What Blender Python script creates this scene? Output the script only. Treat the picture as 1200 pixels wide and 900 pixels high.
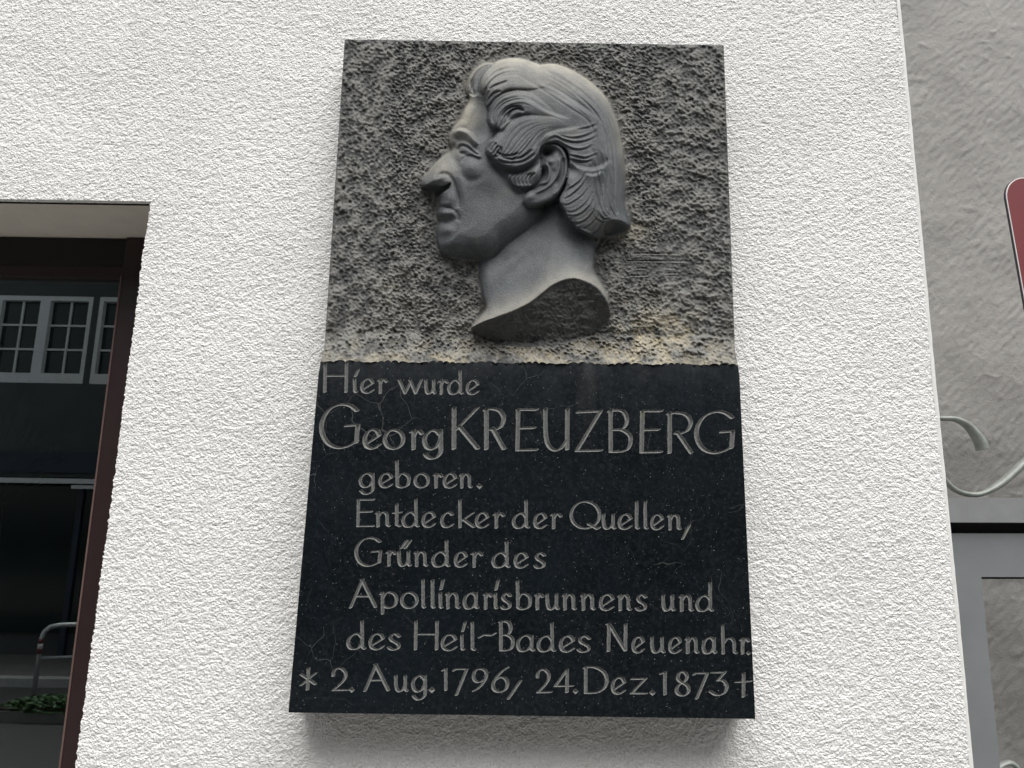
import bpy, math, random
import numpy as np
from mathutils import Matrix, Vector

random.seed(7)
rng = np.random.default_rng(11)
for o in list(bpy.data.objects):
    bpy.data.objects.remove(o, do_unlink=True)
scene = bpy.context.scene
COL = scene.collection

# ------------------------------------------------------------------ camera
FPX = 901.0                                   # focal length in pixels of a 1200 x 900 frame
CAM = np.array([0.0, -1.35, 1.6])
ux, uy, uz = 70.0, 4290.0, -901.0
n = math.sqrt(ux*ux + uy*uy + uz*uz)
UP = np.array([ux, uy, uz]) / n
a = math.atan2(ux, uy)
XW = np.array([math.cos(a), -math.sin(a), 0.0])
YW = np.cross(UP, XW)
MC = np.stack([XW, YW, UP], axis=1)           # world -> camera axes
cam_data = bpy.data.cameras.new('camera')
cam_data.sensor_width = 36.0
cam_data.lens = 36.0 * FPX / 1200.0
cam_data.clip_start = 0.02
cam_data.clip_end = 1000.0
cam = bpy.data.objects.new('camera', cam_data)
COL.objects.link(cam)
R3 = MC.T
cam.matrix_world = Matrix([[*R3[0], CAM[0]], [*R3[1], CAM[1]], [*R3[2], CAM[2]], [0, 0, 0, 1]])
scene.camera = cam

# ------------------------------------------------------------------ light
SUN_EL, SUN_AZ = math.radians(66), math.radians(180)      # high, in front of the wall (-Y side)
world = bpy.data.worlds.new('World')
scene.world = world
world.use_nodes = True
wn = world.node_tree.nodes; wl = world.node_tree.links
wn.clear()
sky = wn.new('ShaderNodeTexSky'); sky.sky_type = 'NISHITA'; sky.sun_disc = False
sky.sun_elevation = SUN_EL; sky.sun_rotation = SUN_AZ
sky.air_density = 1.0; sky.dust_density = 3.0; sky.ozone_density = 1.0
hs = wn.new('ShaderNodeHueSaturation'); hs.inputs['Saturation'].default_value = 0.22
bg = wn.new('ShaderNodeBackground'); bg.inputs['Strength'].default_value = 0.052
wo = wn.new('ShaderNodeOutputWorld')
wl.new(sky.outputs[0], hs.inputs['Color']); wl.new(hs.outputs[0], bg.inputs['Color']); wl.new(bg.outputs[0], wo.inputs[0])
sd = bpy.data.lights.new('sun', 'SUN'); sd.energy = 1.5; sd.angle = math.radians(55); sd.color = (1.0, 0.975, 0.94)
sun = bpy.data.objects.new('sun', sd); COL.objects.link(sun)
sun_dir = Vector((0.10, -math.cos(SUN_EL), math.sin(SUN_EL)))   # towards the sun
sun.rotation_euler = sun_dir.to_track_quat('Z', 'Y').to_euler()
sun.location = (0, -3, 12)
scene.view_settings.view_transform = 'Standard'
scene.view_settings.look = 'None'
scene.view_settings.exposure = 1.75
scene.view_settings.gamma = 1.0
scene.view_settings.use_curve_mapping = False
scene.render.engine = 'CYCLES'
scene.cycles.max_bounces = 8

# ------------------------------------------------------------------ helpers
def unproject(px, py, yplane):
    px = np.asarray(px, float); py = np.asarray(py, float); yplane = np.asarray(yplane, float)
    dc = np.stack([px - 600.0, 450.0 - py, np.full(px.shape, -FPX)], axis=-1)
    dw = dc @ MC
    t = (yplane - CAM[1]) / dw[..., 1]
    return CAM + dw * t[..., None]

def up1(px, py, y):
    return unproject(np.array(px), np.array(py), np.array(y))

def mesh_from(name, verts, faces, mat=None, parent=None, smooth=False, attrs=None):
    me = bpy.data.meshes.new(name)
    verts = np.array(verts, np.float64).reshape(-1, 3)
    q_ = parent
    while q_ is not None:                      # world coordinates -> the parent's space
        verts = verts - np.array(q_.location); q_ = q_.parent
    verts = verts.astype(np.float32)
    if isinstance(faces, np.ndarray):
        nf, k = faces.shape
        me.vertices.add(len(verts)); me.vertices.foreach_set('co', verts.ravel())
        me.loops.add(nf*k); me.loops.foreach_set('vertex_index', faces.astype(np.int32).ravel())
        me.polygons.add(nf)
        me.polygons.foreach_set('loop_start', np.arange(0, nf*k, k, dtype=np.int32))
        me.polygons.foreach_set('loop_total', np.full(nf, k, np.int32))
        me.update(calc_edges=True)
    else:
        me.from_pydata([tuple(v) for v in verts], [], faces)
        me.update()
    if attrs:
        for an, av in attrs.items():
            at = me.attributes.new(an, 'FLOAT', 'POINT'); at.data.foreach_set('value', np.asarray(av, np.float32).ravel())
    me.polygons.foreach_set('use_smooth', np.full(len(me.polygons), bool(smooth)))
    if mat: me.materials.append(mat)
    o = bpy.data.objects.new(name, me); COL.objects.link(o)
    if parent is not None: o.parent = parent
    return o

def compact(verts, faces, attrs):
    used = np.unique(faces)
    remap = np.full(len(verts), -1, np.int64); remap[used] = np.arange(len(used))
    return verts[used], remap[faces], {k: v[used] for k, v in attrs.items()}

def thing(name, label, cat, loc=(0, 0, 0), group=None):
    o = bpy.data.objects.new(name, None); COL.objects.link(o)
    o.location = loc; o.empty_display_size = 0.1
    o['label'] = label; o['category'] = cat
    if group: o['group'] = group
    return o

class MB:
    """collects boxes, prisms and tubes, then links them as one mesh object"""
    def __init__(s): s.v = []; s.f = []; s.sm = []
    def box(s, x0, x1, y0, y1, z0, z1, bev=0.0):
        b = len(s.v)
        if bev <= 0:
            s.v += [(x, y, z) for x in (x0, x1) for y in (y0, y1) for z in (z0, z1)]
            s.f += [tuple(b+i for i in q) for q in ((0,1,3,2),(4,6,7,5),(0,4,5,1),(2,3,7,6),(0,2,6,4),(1,5,7,3))]
        else:
            c = bev
            idx = {}
            for ix, (X, sx) in enumerate(((x0, 1), (x1, -1))):
                for iy, (Y, sy) in enumerate(((y0, 1), (y1, -1))):
                    for iz, (Z, sz) in enumerate(((z0, 1), (z1, -1))):
                        idx[ix,iy,iz,'x'] = len(s.v); s.v.append((X, Y+sy*c, Z+sz*c))
                        idx[ix,iy,iz,'y'] = len(s.v); s.v.append((X+sx*c, Y, Z+sz*c))
                        idx[ix,iy,iz,'z'] = len(s.v); s.v.append((X+sx*c, Y+sy*c, Z))
            g = lambda a,b_,c_,k: idx[a,b_,c_,k]
            for i in (0,1):
                s.f.append((g(i,0,0,'x'),g(i,1,0,'x'),g(i,1,1,'x'),g(i,0,1,'x')))
                s.f.append((g(0,i,0,'y'),g(1,i,0,'y'),g(1,i,1,'y'),g(0,i,1,'y')))
                s.f.append((g(0,0,i,'z'),g(1,0,i,'z'),g(1,1,i,'z'),g(0,1,i,'z')))
                for j in (0,1):
                    s.f.append((g(i,j,0,'x'),g(i,j,0,'y'),g(i,j,1,'y'),g(i,j,1,'x')))
                    s.f.append((g(i,0,j,'x'),g(i,0,j,'z'),g(i,1,j,'z'),g(i,1,j,'x')))
                    s.f.append((g(0,i,j,'y'),g(0,i,j,'z'),g(1,i,j,'z'),g(1,i,j,'y')))
                    for k in (0,1):
                        s.f.append((g(i,j,k,'x'),g(i,j,k,'y'),g(i,j,k,'z')))
        return s
    def prism(s, poly_front, poly_back):
        """two matching outlines joined by side faces"""
        b = len(s.v); m = len(poly_front)
        s.v += [tuple(p) for p in poly_front] + [tuple(p) for p in poly_back]
        s.f.append(tuple(b+i for i in range(m))); s.f.append(tuple(b+m+i for i in reversed(range(m))))
        for i in range(m):
            j = (i+1) % m
            s.f.append((b+i, b+m+i, b+m+j, b+j))
        return s
    def tube(s, pts, radii, seg=12, squash=1.0):
        b = len(s.v); pts = [Vector(p) for p in pts]; k = len(pts)
        for i, p in enumerate(pts):
            t = (pts[min(i+1, k-1)] - pts[max(i-1, 0)]).normalized()
            ref = Vector((0, 1, 0)) if abs(t.y) < 0.9 else Vector((1, 0, 0))
            n1 = t.cross(ref).normalized(); n2 = t.cross(n1).normalized()
            r = radii[i] if isinstance(radii, (list, tuple)) else radii
            for q in range(seg):
                an = 2*math.pi*q/seg
                s.v.append(tuple(p + n1*math.cos(an)*r + n2*math.sin(an)*r*squash))
        for i in range(k-1):
            for q in range(seg):
                q2 = (q+1) % seg
                s.f.append((b+i*seg+q, b+i*seg+q2, b+(i+1)*seg+q2, b+(i+1)*seg+q))
        s.f.append(tuple(b+q for q in reversed(range(seg))))
        s.f.append(tuple(b+(k-1)*seg+q for q in range(seg)))
        return s
    def build(s, name, mat, parent=None, smooth=False):
        o = mesh_from(name, s.v, s.f, mat, parent, False)
        bm = __import__('bmesh').new(); bm.from_mesh(o.data)
        __import__('bmesh').ops.recalc_face_normals(bm, faces=bm.faces)
        if smooth:
            for f in bm.faces: f.smooth = len(f.verts) == 4
        bm.to_mesh(o.data); bm.free()
        return o

def catmull(pts, per=8, closed=False):
    pts = np.asarray(pts, float)
    if len(pts) < 3 and not closed: return pts
    out = []
    m = len(pts)
    rngi = range(m if closed else m-1)
    for i in rngi:
        if closed:
            p0, p1, p2, p3 = pts[(i-1) % m], pts[i], pts[(i+1) % m], pts[(i+2) % m]
        else:
            p0, p1, p2, p3 = pts[max(i-1, 0)], pts[i], pts[i+1], pts[min(i+2, m-1)]
        for t in np.linspace(0, 1, per, endpoint=False):
            out.append(0.5*((2*p1) + (-p0+p2)*t + (2*p0-5*p1+4*p2-p3)*t*t + (-p0+3*p1-3*p2+p3)*t**3))
    if not closed: out.append(pts[-1])
    return np.array(out)

def fft_noise(nx, ny, lo, hi, seed, ax=1.0, angle=0.0):
    """periodic band-passed noise; lo/hi = wavelengths in samples, ax stretches along a direction"""
    r = np.random.default_rng(seed)
    F = np.fft.rfft2(r.standard_normal((ny, nx)))
    fy = np.fft.fftfreq(ny)[:, None]; fx = np.fft.rfftfreq(nx)[None, :]
    c, s_ = math.cos(angle), math.sin(angle)
    u = (fx*c + fy*s_) * ax; v = (-fx*s_ + fy*c) / ax
    f = np.sqrt(u*u + v*v) + 1e-9
    band = np.exp(-(np.log(f*math.sqrt(lo*hi)) / (0.5*math.log(hi/lo)))**2)
    g = np.fft.irfft2(F*band, s=(ny, nx))
    return g / g.std()

def sample(tile, u, v):
    """bilinear, periodic"""
    H, W = tile.shape
    u = np.mod(u, W); v = np.mod(v, H)
    i = np.floor(u).astype(int); j = np.floor(v).astype(int); fu = u-i; fv = v-j
    i2 = (i+1) % W; j2 = (j+1) % H; i %= W; j %= H
    return (tile[j, i]*(1-fu)+tile[j, i2]*fu)*(1-fv) + (tile[j2, i]*(1-fu)+tile[j2, i2]*fu)*fv

# ------------------------------------------------------------------ materials
def new_mat(name):
    m = bpy.data.materials.new(name); m.use_nodes = True
    nt = m.node_tree; nt.nodes.clear()
    out = nt.nodes.new('ShaderNodeOutputMaterial'); p = nt.nodes.new('ShaderNodeBsdfPrincipled')
    nt.links.new(p.outputs[0], out.inputs[0])
    return m, nt, p

def nd(nt, typ, **kw):
    x = nt.nodes.new(typ)
    for k, v in kw.items():
        if k in x.inputs.keys(): x.inputs[k].default_value = v
        else: setattr(x, k, v)
    return x

def ramp(nt, fac, stops):
    r = nt.nodes.new('ShaderNodeValToRGB'); nt.links.new(fac, r.inputs[0])
    e = r.color_ramp.elements
    while len(e) < len(stops): e.new(0.5)
    for el, (p, c) in zip(e, stops):
        el.position = p; el.color = (c, c, c, 1) if isinstance(c, (int, float)) else (*c, 1)
    return r.outputs[0]

def mixc(nt, fac, a_, b_, mode='MIX'):
    m = nt.nodes.new('ShaderNodeMix'); m.data_type = 'RGBA'; m.blend_type = mode
    for sock, v in ((m.inputs[0], fac), (m.inputs[6], a_), (m.inputs[7], b_)):
        if isinstance(v, (int, float)): sock.default_value = v
        elif isinstance(v, tuple): sock.default_value = (*v, 1)
        else: nt.links.new(v, sock)
    return m.outputs[2]

def noise(nt, scale, detail=4, rough=0.5, vec=None, stretch=None, dist=0.0):
    tc = nt.nodes.new('ShaderNodeNewGeometry')
    src = tc.outputs['Position']
    if stretch:
        mp = nt.nodes.new('ShaderNodeMapping'); mp.inputs['Scale'].default_value = stretch[:3]
        if len(stretch) > 3: mp.inputs['Rotation'].default_value = stretch[3]
        nt.links.new(src, mp.inputs[0]); src = mp.outputs[0]
    t = nt.nodes.new('ShaderNodeTexNoise'); t.inputs['Scale'].default_value = scale
    t.inputs['Detail'].default_value = detail; t.inputs['Roughness'].default_value = rough
    t.inputs['Distortion'].default_value = dist
    nt.links.new(src, t.inputs['Vector'])
    return t.outputs[0]

def bump(nt, p, h, strength, dist):
    b = nt.nodes.new('ShaderNodeBump'); b.inputs['Strength'].default_value = strength; b.inputs['Distance'].default_value = dist
    nt.links.new(h, b.inputs['Height']); nt.links.new(b.outputs[0], p.inputs['Normal'])
    return b

def math_n(nt, op, a_, b_=None, clamp=False):
    m = nt.nodes.new('ShaderNodeMath'); m.operation = op; m.use_clamp = clamp
    for i, v in enumerate((a_, b_)):
        if v is None: continue
        if isinstance(v, (int, float)): m.inputs[i].default_value = v
        else: nt.links.new(v, m.inputs[i])
    return m.outputs[0]

def attr(nt, name):
    x = nt.nodes.new('ShaderNodeAttribute'); x.attribute_name = name
    return x.outputs['Fac']

def simple(name, col, rough=0.6, metal=0.0, var=0.0, scale=20, bumps=None, spec=0.5):
    m, nt, p = new_mat(name)
    p.inputs['Roughness'].default_value = rough; p.inputs['Metallic'].default_value = metal
    p.inputs['Specular IOR Level'].default_value = spec
    if var > 0:
        nz = noise(nt, scale, 5, 0.6)
        c1 = tuple(c*(1-var) for c in col); c2 = tuple(min(1, c*(1+var)) for c in col)
        nt.links.new(ramp(nt, nz, [(0.3, c1), (0.7, c2)]), p.inputs['Base Color'])
    else:
        p.inputs['Base Color'].default_value = (*col, 1)
    if bumps:
        bump(nt, p, noise(nt, bumps[0], 4, 0.6), bumps[1], bumps[2])
    return m

# white rough-cast render
def mat_stucco():
    m, nt, p = new_mat('rough_cast_white')
    big = noise(nt, 3.0, 3, 0.5); fine = noise(nt, 120, 3, 0.6)
    c = ramp(nt, big, [(0.3, (0.775, 0.77, 0.755)), (0.7, (0.81, 0.81, 0.80))])
    spots = ramp(nt, noise(nt, 60, 2, 0.5), [(0.70, 0.0), (0.80, 1.0)])
    c = mixc(nt, math_n(nt, 'MULTIPLY', spots, 0.14), c, (0.62, 0.58, 0.45))
    drip = ramp(nt, noise(nt, 5, 5, 0.65, stretch=(1.0, 1.0, 0.22)), [(0.50, 0.0), (0.75, 1.0)])
    c = mixc(nt, math_n(nt, 'MULTIPLY', drip, 0.35), c, (0.66, 0.65, 0.62))
    nt.links.new(c, p.inputs['Base Color'])
    p.inputs['Roughness'].default_value = 0.85; p.inputs['Specular IOR Level'].default_value = 0.2
    bump(nt, p, noise(nt, 270, 2, 0.6), 1.0, 0.0058)
    return m
def mat_stucco_coarse():
    m, nt, p = new_mat('rough_cast_white_bump')
    p.inputs['Base Color'].default_value = (0.79, 0.785, 0.77, 1)
    p.inputs['Roughness'].default_value = 0.85; p.inputs['Specular IOR Level'].default_value = 0.2
    bump(nt, p, noise(nt, 110, 3, 0.55, stretch=(0.8, 1, 1.2)), 1.0, 0.006)
    return m
# dark dolomite of the chiselled panel and the portrait
def mat_panel():
    m, nt, p = new_mat('chiselled_dark_stone')
    d = ramp(nt, noise(nt, 55, 5, 0.65), [(0.3, (0.052, 0.055, 0.057)), (0.72, (0.100, 0.101, 0.097))])
    tan_n = noise(nt, 26, 4, 0.6)
    tan = math_n(nt, 'MULTIPLY', attr(nt, 'tan'), ramp(nt, tan_n, [(0.40, 0.0), (0.58, 1.0)]))
    tcol = ramp(nt, noise(nt, 70, 3, 0.6), [(0.3, (0.19, 0.17, 0.125)), (0.75, (0.42, 0.365, 0.25))])
    c = mixc(nt, tan, d, tcol)
    crest = math_n(nt, 'MULTIPLY', attr(nt, 'crest'), 0.55)
    c = mixc(nt, crest, c, (0.29, 0.288, 0.268))
    sp = ramp(nt, noise(nt, 420, 2, 0.5), [(0.66, 0.0), (0.74, 1.0)])
    c = mixc(nt, math_n(nt, 'MULTIPLY', sp, 0.25), c, (0.42, 0.42, 0.4))
    nt.links.new(c, p.inputs['Base Color'])
    p.inputs['Roughness'].default_value = 0.75; p.inputs['Specular IOR Level'].default_value = 0.25
    bump(nt, p, noise(nt, 190, 5, 0.7), 0.8, 0.004)
    return m
def mat_portrait(name='smooth_carved_stone'):
    m, nt, p = new_mat(name)
    d = ramp(nt, noise(nt, 16, 5, 0.65), [(0.30, (0.036, 0.044, 0.052)), (0.7, (0.092, 0.099, 0.103))])
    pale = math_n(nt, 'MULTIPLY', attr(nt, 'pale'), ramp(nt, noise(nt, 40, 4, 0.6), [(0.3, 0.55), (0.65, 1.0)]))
    warm = ramp(nt, noise(nt, 11, 4, 0.65), [(0.52, 0.0), (0.70, 1.0)])
    d = mixc(nt, math_n(nt, 'MULTIPLY', warm, 0.35), d, (0.135, 0.128, 0.108))
    grime = ramp(nt, noise(nt, 24, 5, 0.7, stretch=(1.0, 1.0, 0.45)), [(0.52, 0.0), (0.72, 1.0)])
    d = mixc(nt, math_n(nt, 'MULTIPLY', grime, 0.75), d, (0.026, 0.031, 0.037))
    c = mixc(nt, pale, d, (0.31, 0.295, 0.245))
    sp = ramp(nt, noise(nt, 520, 2, 0.6), [(0.60, 0.0), (0.72, 1.0)])
    c = mixc(nt, math_n(nt, 'MULTIPLY', sp, 0.30), c, (0.38, 0.39, 0.39))
    sp2 = ramp(nt, noise(nt, 300, 2, 0.6), [(0.28, 1.0), (0.40, 0.0)])
    c = mixc(nt, math_n(nt, 'MULTIPLY', sp2, 0.45), c, (0.08, 0.085, 0.09))
    nt.links.new(c, p.inputs['Base Color'])
    p.inputs['Roughness'].default_value = 0.55; p.inputs['Specular IOR Level'].default_value = 0.34
    bump(nt, p, noise(nt, 300, 5, 0.75), 0.6, 0.0022)
    return m
def mat_slab():
    m, nt, p = new_mat('polished_dark_stone')
    d = ramp(nt, noise(nt, 9, 6, 0.7), [(0.3, (0.002, 0.0035, 0.0045)), (0.72, (0.006, 0.0085, 0.010))])
    mott = ramp(nt, noise(nt, 150, 4, 0.7), [(0.45, 0.0), (0.8, 1.0)])
    c = mixc(nt, math_n(nt, 'MULTIPLY', mott, 0.6), d, (0.026, 0.028, 0.033))
    sp = ramp(nt, noise(nt, 420, 1, 0.5), [(0.745, 0.0), (0.79, 1.0)])
    c = mixc(nt, math_n(nt, 'MULTIPLY', sp, 0.6), c, (0.35, 0.36, 0.36))
    cl = ramp(nt, noise(nt, 5.5, 5, 0.65), [(0.42, 0.0), (0.68, 1.0)])
    c = mixc(nt, math_n(nt, 'MULTIPLY', cl, 0.5), c, (0.006, 0.0105, 0.0145))  # cloudy reflections put into the base colour
    # hairline cracks
    tc = nt.nodes.new('ShaderNodeNewGeometry'); nz = nt.nodes.new('ShaderNodeTexNoise'); nz.inputs['Scale'].default_value = 14
    nt.links.new(tc.outputs['Position'], nz.inputs['Vector'])
    ad = nt.nodes.new('ShaderNodeVectorMath'); ad.operation = 'MULTIPLY_ADD'; ad.inputs[1].default_value = (0.05, 0.05, 0.05)
    nt.links.new(nz.outputs['Color'], ad.inputs[0]); nt.links.new(tc.outputs['Position'], ad.inputs[2])
    vo = nt.nodes.new('ShaderNodeTexVoronoi'); vo.feature = 'DISTANCE_TO_EDGE'; vo.inputs['Scale'].default_value = 13
    nt.links.new(ad.outputs[0], vo.inputs['Vector'])
    line = ramp(nt, vo.outputs['Distance'], [(0.0, 1.0), (0.008, 0.0)])
    msk = ramp(nt, noise(nt, 6.5, 3, 0.6), [(0.52, 0.0), (0.64, 1.0)])
    c = mixc(nt, math_n(nt, 'MULTIPLY', math_n(nt, 'MULTIPLY', line, msk), 0.20), c, (0.30, 0.31, 0.29))
    # chalky run-off streaks under the ledge
    st = ramp(nt, noise(nt, 16, 3, 0.6, stretch=(1.0, 1.0, 0.10)), [(0.58, 0.0), (0.75, 1.0)])
    c = mixc(nt, math_n(nt, 'MULTIPLY', math_n(nt, 'MULTIPLY', st, attr(nt, 'top')), 0.35), c, (0.17, 0.17, 0.17))
    tb = ramp(nt, noise(nt, 30, 4, 0.7), [(0.35, 0.35), (0.7, 1.0)])
    c = mixc(nt, math_n(nt, 'MULTIPLY', math_n(nt, 'MULTIPLY', tb, attr(nt, 'top')), 0.22), c, (0.11, 0.118, 0.128))  # greyer upper slab: a soft reflection put into the colour
    nt.links.new(c, p.inputs['Base Color'])
    rr = ramp(nt, noise(nt, 60, 4, 0.7), [(0.3, 0.10), (0.75, 0.26)])
    nt.links.new(rr, p.inputs['Roughness'])
    p.inputs['Specular IOR Level'].default_value = 0.48
    bump(nt, p, noise(nt, 90, 3, 0.6), 0.06, 0.0008)
    return m
def mat_letter():
    m, nt, p = new_mat('cut_letter_stone')
    c = ramp(nt, noise(nt, 320, 3, 0.7), [(0.3, (0.08, 0.085, 0.085)), (0.75, (0.22, 0.225, 0.212))])
    gm = ramp(nt, noise(nt, 18, 3, 0.6), [(0.66, 0.0), (0.76, 1.0)])
    c = mixc(nt, math_n(nt, 'MULTIPLY', gm, 0.4), c, (0.22, 0.24, 0.12))
    nt.links.new(c, p.inputs['Base Color'])
    p.inputs['Roughness'].default_value = 0.7; p.inputs['Specular IOR Level'].default_value = 0.3
    bump(nt, p, noise(nt, 600, 2, 0.6), 0.4, 0.0006)
    return m
def mat_trowel():
    m, nt, p = new_mat('trowelled_grey_plaster')
    c = ramp(nt, noise(nt, 6, 5, 0.65), [(0.3, (0.255, 0.249, 0.236)), (0.7, (0.325, 0.318, 0.303))])
    c2 = ramp(nt, noise(nt, 60, 4, 0.7), [(0.62, 0.0), (0.8, 1.0)])
    c = mixc(nt, math_n(nt, 'MULTIPLY', c2, 0.3), c, (0.40, 0.36, 0.32))
    nt.links.new(c, p.inputs['Base Color']); p.inputs['Roughness'].default_value = 0.8
    bump(nt, p, noise(nt, 90, 8, 0.8), 0.8, 0.005)
    return m
def mat_glass(name='window_glass', tint=(0.80, 0.86, 0.84), boost=3.3):
    m = bpy.data.materials.new(name); m.use_nodes = True; nt = m.node_tree; nt.nodes.clear()
    out = nt.nodes.new('ShaderNodeOutputMaterial'); mx = nt.nodes.new('ShaderNodeMixShader')
    tr = nt.nodes.new('ShaderNodeBsdfTransparent'); tr.inputs[0].default_value = (*tint, 1)
    gl = nt.nodes.new('ShaderNodeBsdfGlossy'); gl.inputs['Roughness'].default_value = 0.008
    gl.inputs[0].default_value = (0.97, 1.0, 1.0, 1)
    fr = nt.nodes.new('ShaderNodeFresnel'); fr.inputs[0].default_value = 1.5
    f2 = math_n(nt, 'MULTIPLY', fr.outputs[0], boost, True)
    nt.links.new(f2, mx.inputs[0]); nt.links.new(tr.outputs[0], mx.inputs[1]); nt.links.new(gl.outputs[0], mx.inputs[2])
    nt.links.new(mx.outputs[0], out.inputs[0])
    return m

M = dict(
    stucco=mat_stucco(), stucco_c=mat_stucco_coarse(), panel=mat_panel(), portrait=mat_portrait(),
    slab=mat_slab(), letter=mat_letter(), trowel=mat_trowel(), glass=mat_glass(),
    reveal=simple('smooth_beige_render', (0.54, 0.50, 0.445), 0.8, var=0.06, scale=14, bumps=(60, 0.35, 0.003)),
    bead=simple('white_corner_bead', (0.70, 0.70, 0.68), 0.7, var=0.10, scale=90, bumps=(160, 0.4, 0.001)),
    maroon=simple('maroon_painted_wood', (0.023, 0.0115, 0.012), 0.38, var=0.12, scale=30, bumps=(120, 0.1, 0.001)),
    maroon_edge=simple('worn_maroon_edge', (0.11, 0.07, 0.062), 0.45, var=0.15, scale=60),
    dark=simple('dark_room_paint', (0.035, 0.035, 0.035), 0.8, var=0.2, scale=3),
    gate=simple('grey_gate_paint', (0.165, 0.176, 0.182), 0.42, var=0.06, scale=12, bumps=(200, 0.12, 0.0008)),
    rail=simple('pale_grey_rail_paint', (0.19, 0.198, 0.20), 0.45, var=0.08, scale=25, bumps=(200, 0.12, 0.0008)),
    shade_black=simple('black_painted_shade', (0.008, 0.008, 0.008), 0.8),  # near-black that stands in for shade at the window head and gate
    scroll=simple('weathered_grey_iron', (0.21, 0.228, 0.21), 0.5, metal=0.15, var=0.22, scale=45, bumps=(180, 0.3, 0.001)),
    red=simple('red_sign_enamel', (0.165, 0.034, 0.038), 0.35, var=0.05, scale=8),
    white=simple('white_sign_rim', (0.72, 0.70, 0.70), 0.4),
    black=simple('dark_plate_edge', (0.03, 0.025, 0.03), 0.5),
    asphalt=simple('asphalt', (0.055, 0.055, 0.056), 0.9, var=0.2, scale=40, bumps=(90, 0.5, 0.004)),
    paving=simple('pavement_slab_stone', (0.17, 0.165, 0.155), 0.85, var=0.12, scale=9, bumps=(120, 0.4, 0.002)),
    kerb=simple('kerb_stone', (0.40, 0.40, 0.39), 0.8, var=0.1, scale=12),
    facade=simple('dark_green_grey_render', (0.075, 0.082, 0.084), 0.85, var=0.1, scale=3, bumps=(60, 0.4, 0.003)),
    facade2=simple('cream_render', (0.50, 0.46, 0.36), 0.85, var=0.05, scale=3),
    facade3=simple('ochre_render', (0.42, 0.33, 0.20), 0.85, var=0.05, scale=3),
    navy=simple('navy_fascia_paint', (0.022, 0.030, 0.055), 0.5, var=0.15, scale=3),
    upvc=simple('white_window_paint', (0.74, 0.76, 0.78), 0.4, var=0.04, scale=10),
    farpane=simple('far_window_pane', (0.012, 0.020, 0.020), 0.08),
    roof=simple('dark_roof_tile', (0.07, 0.055, 0.05), 0.8, var=0.2, scale=15),
    steel=simple('galvanised_tube', (0.50, 0.52, 0.53), 0.35, metal=0.6, var=0.1, scale=40),
    leaf=simple('green_leaf', (0.03, 0.09, 0.018), 0.5, var=0.35, scale=20),
    darkleaf=simple('dark_green_leaf', (0.02, 0.07, 0.035), 0.45, var=0.3, scale=20),
    trough=simple('grey_planter_concrete', (0.16, 0.16, 0.155), 0.85, var=0.1, scale=20),
    soil=simple('potting_soil', (0.03, 0.022, 0.016), 0.95, var=0.3, scale=60),
    pot=simple('dark_pot_glaze', (0.06, 0.05, 0.045), 0.35),
)

#==STRUCTURE==
# ------------------------------------------------------------------ street and ground
def structure(o): o['kind'] = 'structure'; return o
structure(MB().box(-60, 60, -60, 60, -0.32, -0.12).build('ground', M['asphalt']))
structure(MB().box(-30, 30, -7.7, -1.9, -0.118, -0.10).build('road', M['asphalt']))
near = structure(MB().box(-30, 30, -1.75, 12, -0.118, 0.0).build('pavement', M['paving']))
far = structure(MB().box(-30, 30, -60, -7.86, -0.118, 0.0).build('pavement', M['paving']))
structure(MB().box(-30, 30, -1.898, -1.752, -0.117, 0.004, 0.008).build('kerb', M['kerb']))
structure(MB().box(-30, 30, -7.858, -7.702, -0.117, 0.004, 0.008).build('kerb', M['kerb']))

# ------------------------------------------------------------------ the white house with its window
house = thing('white_house', 'white rough-cast house wall carrying the memorial plaque, dark maroon window on its left', 'house', (0, 0.3, 0))
def wpt(px, py, y=0.0): return up1(px, py, y)
cT, cB = wpt(1055, 0), wpt(1142, 900)
wT, wB = wpt(176.5, 236), wpt(89, 900)
def xcorner(z): return cT[0] + (cB[0]-cT[0])*(z-cT[2])/(cB[2]-cT[2])
def xwin(z): return wT[0] + (wB[0]-wT[0])*(z-wT[2])/(wB[2]-wT[2])
ZL = wpt(90, 234.5)[2]                 # lintel height
Z0, Z1_ = 1.19, 2.80                   # finely modelled band of the wall
XL = -1.35
BW = 0.006                             # corner bead width
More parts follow.
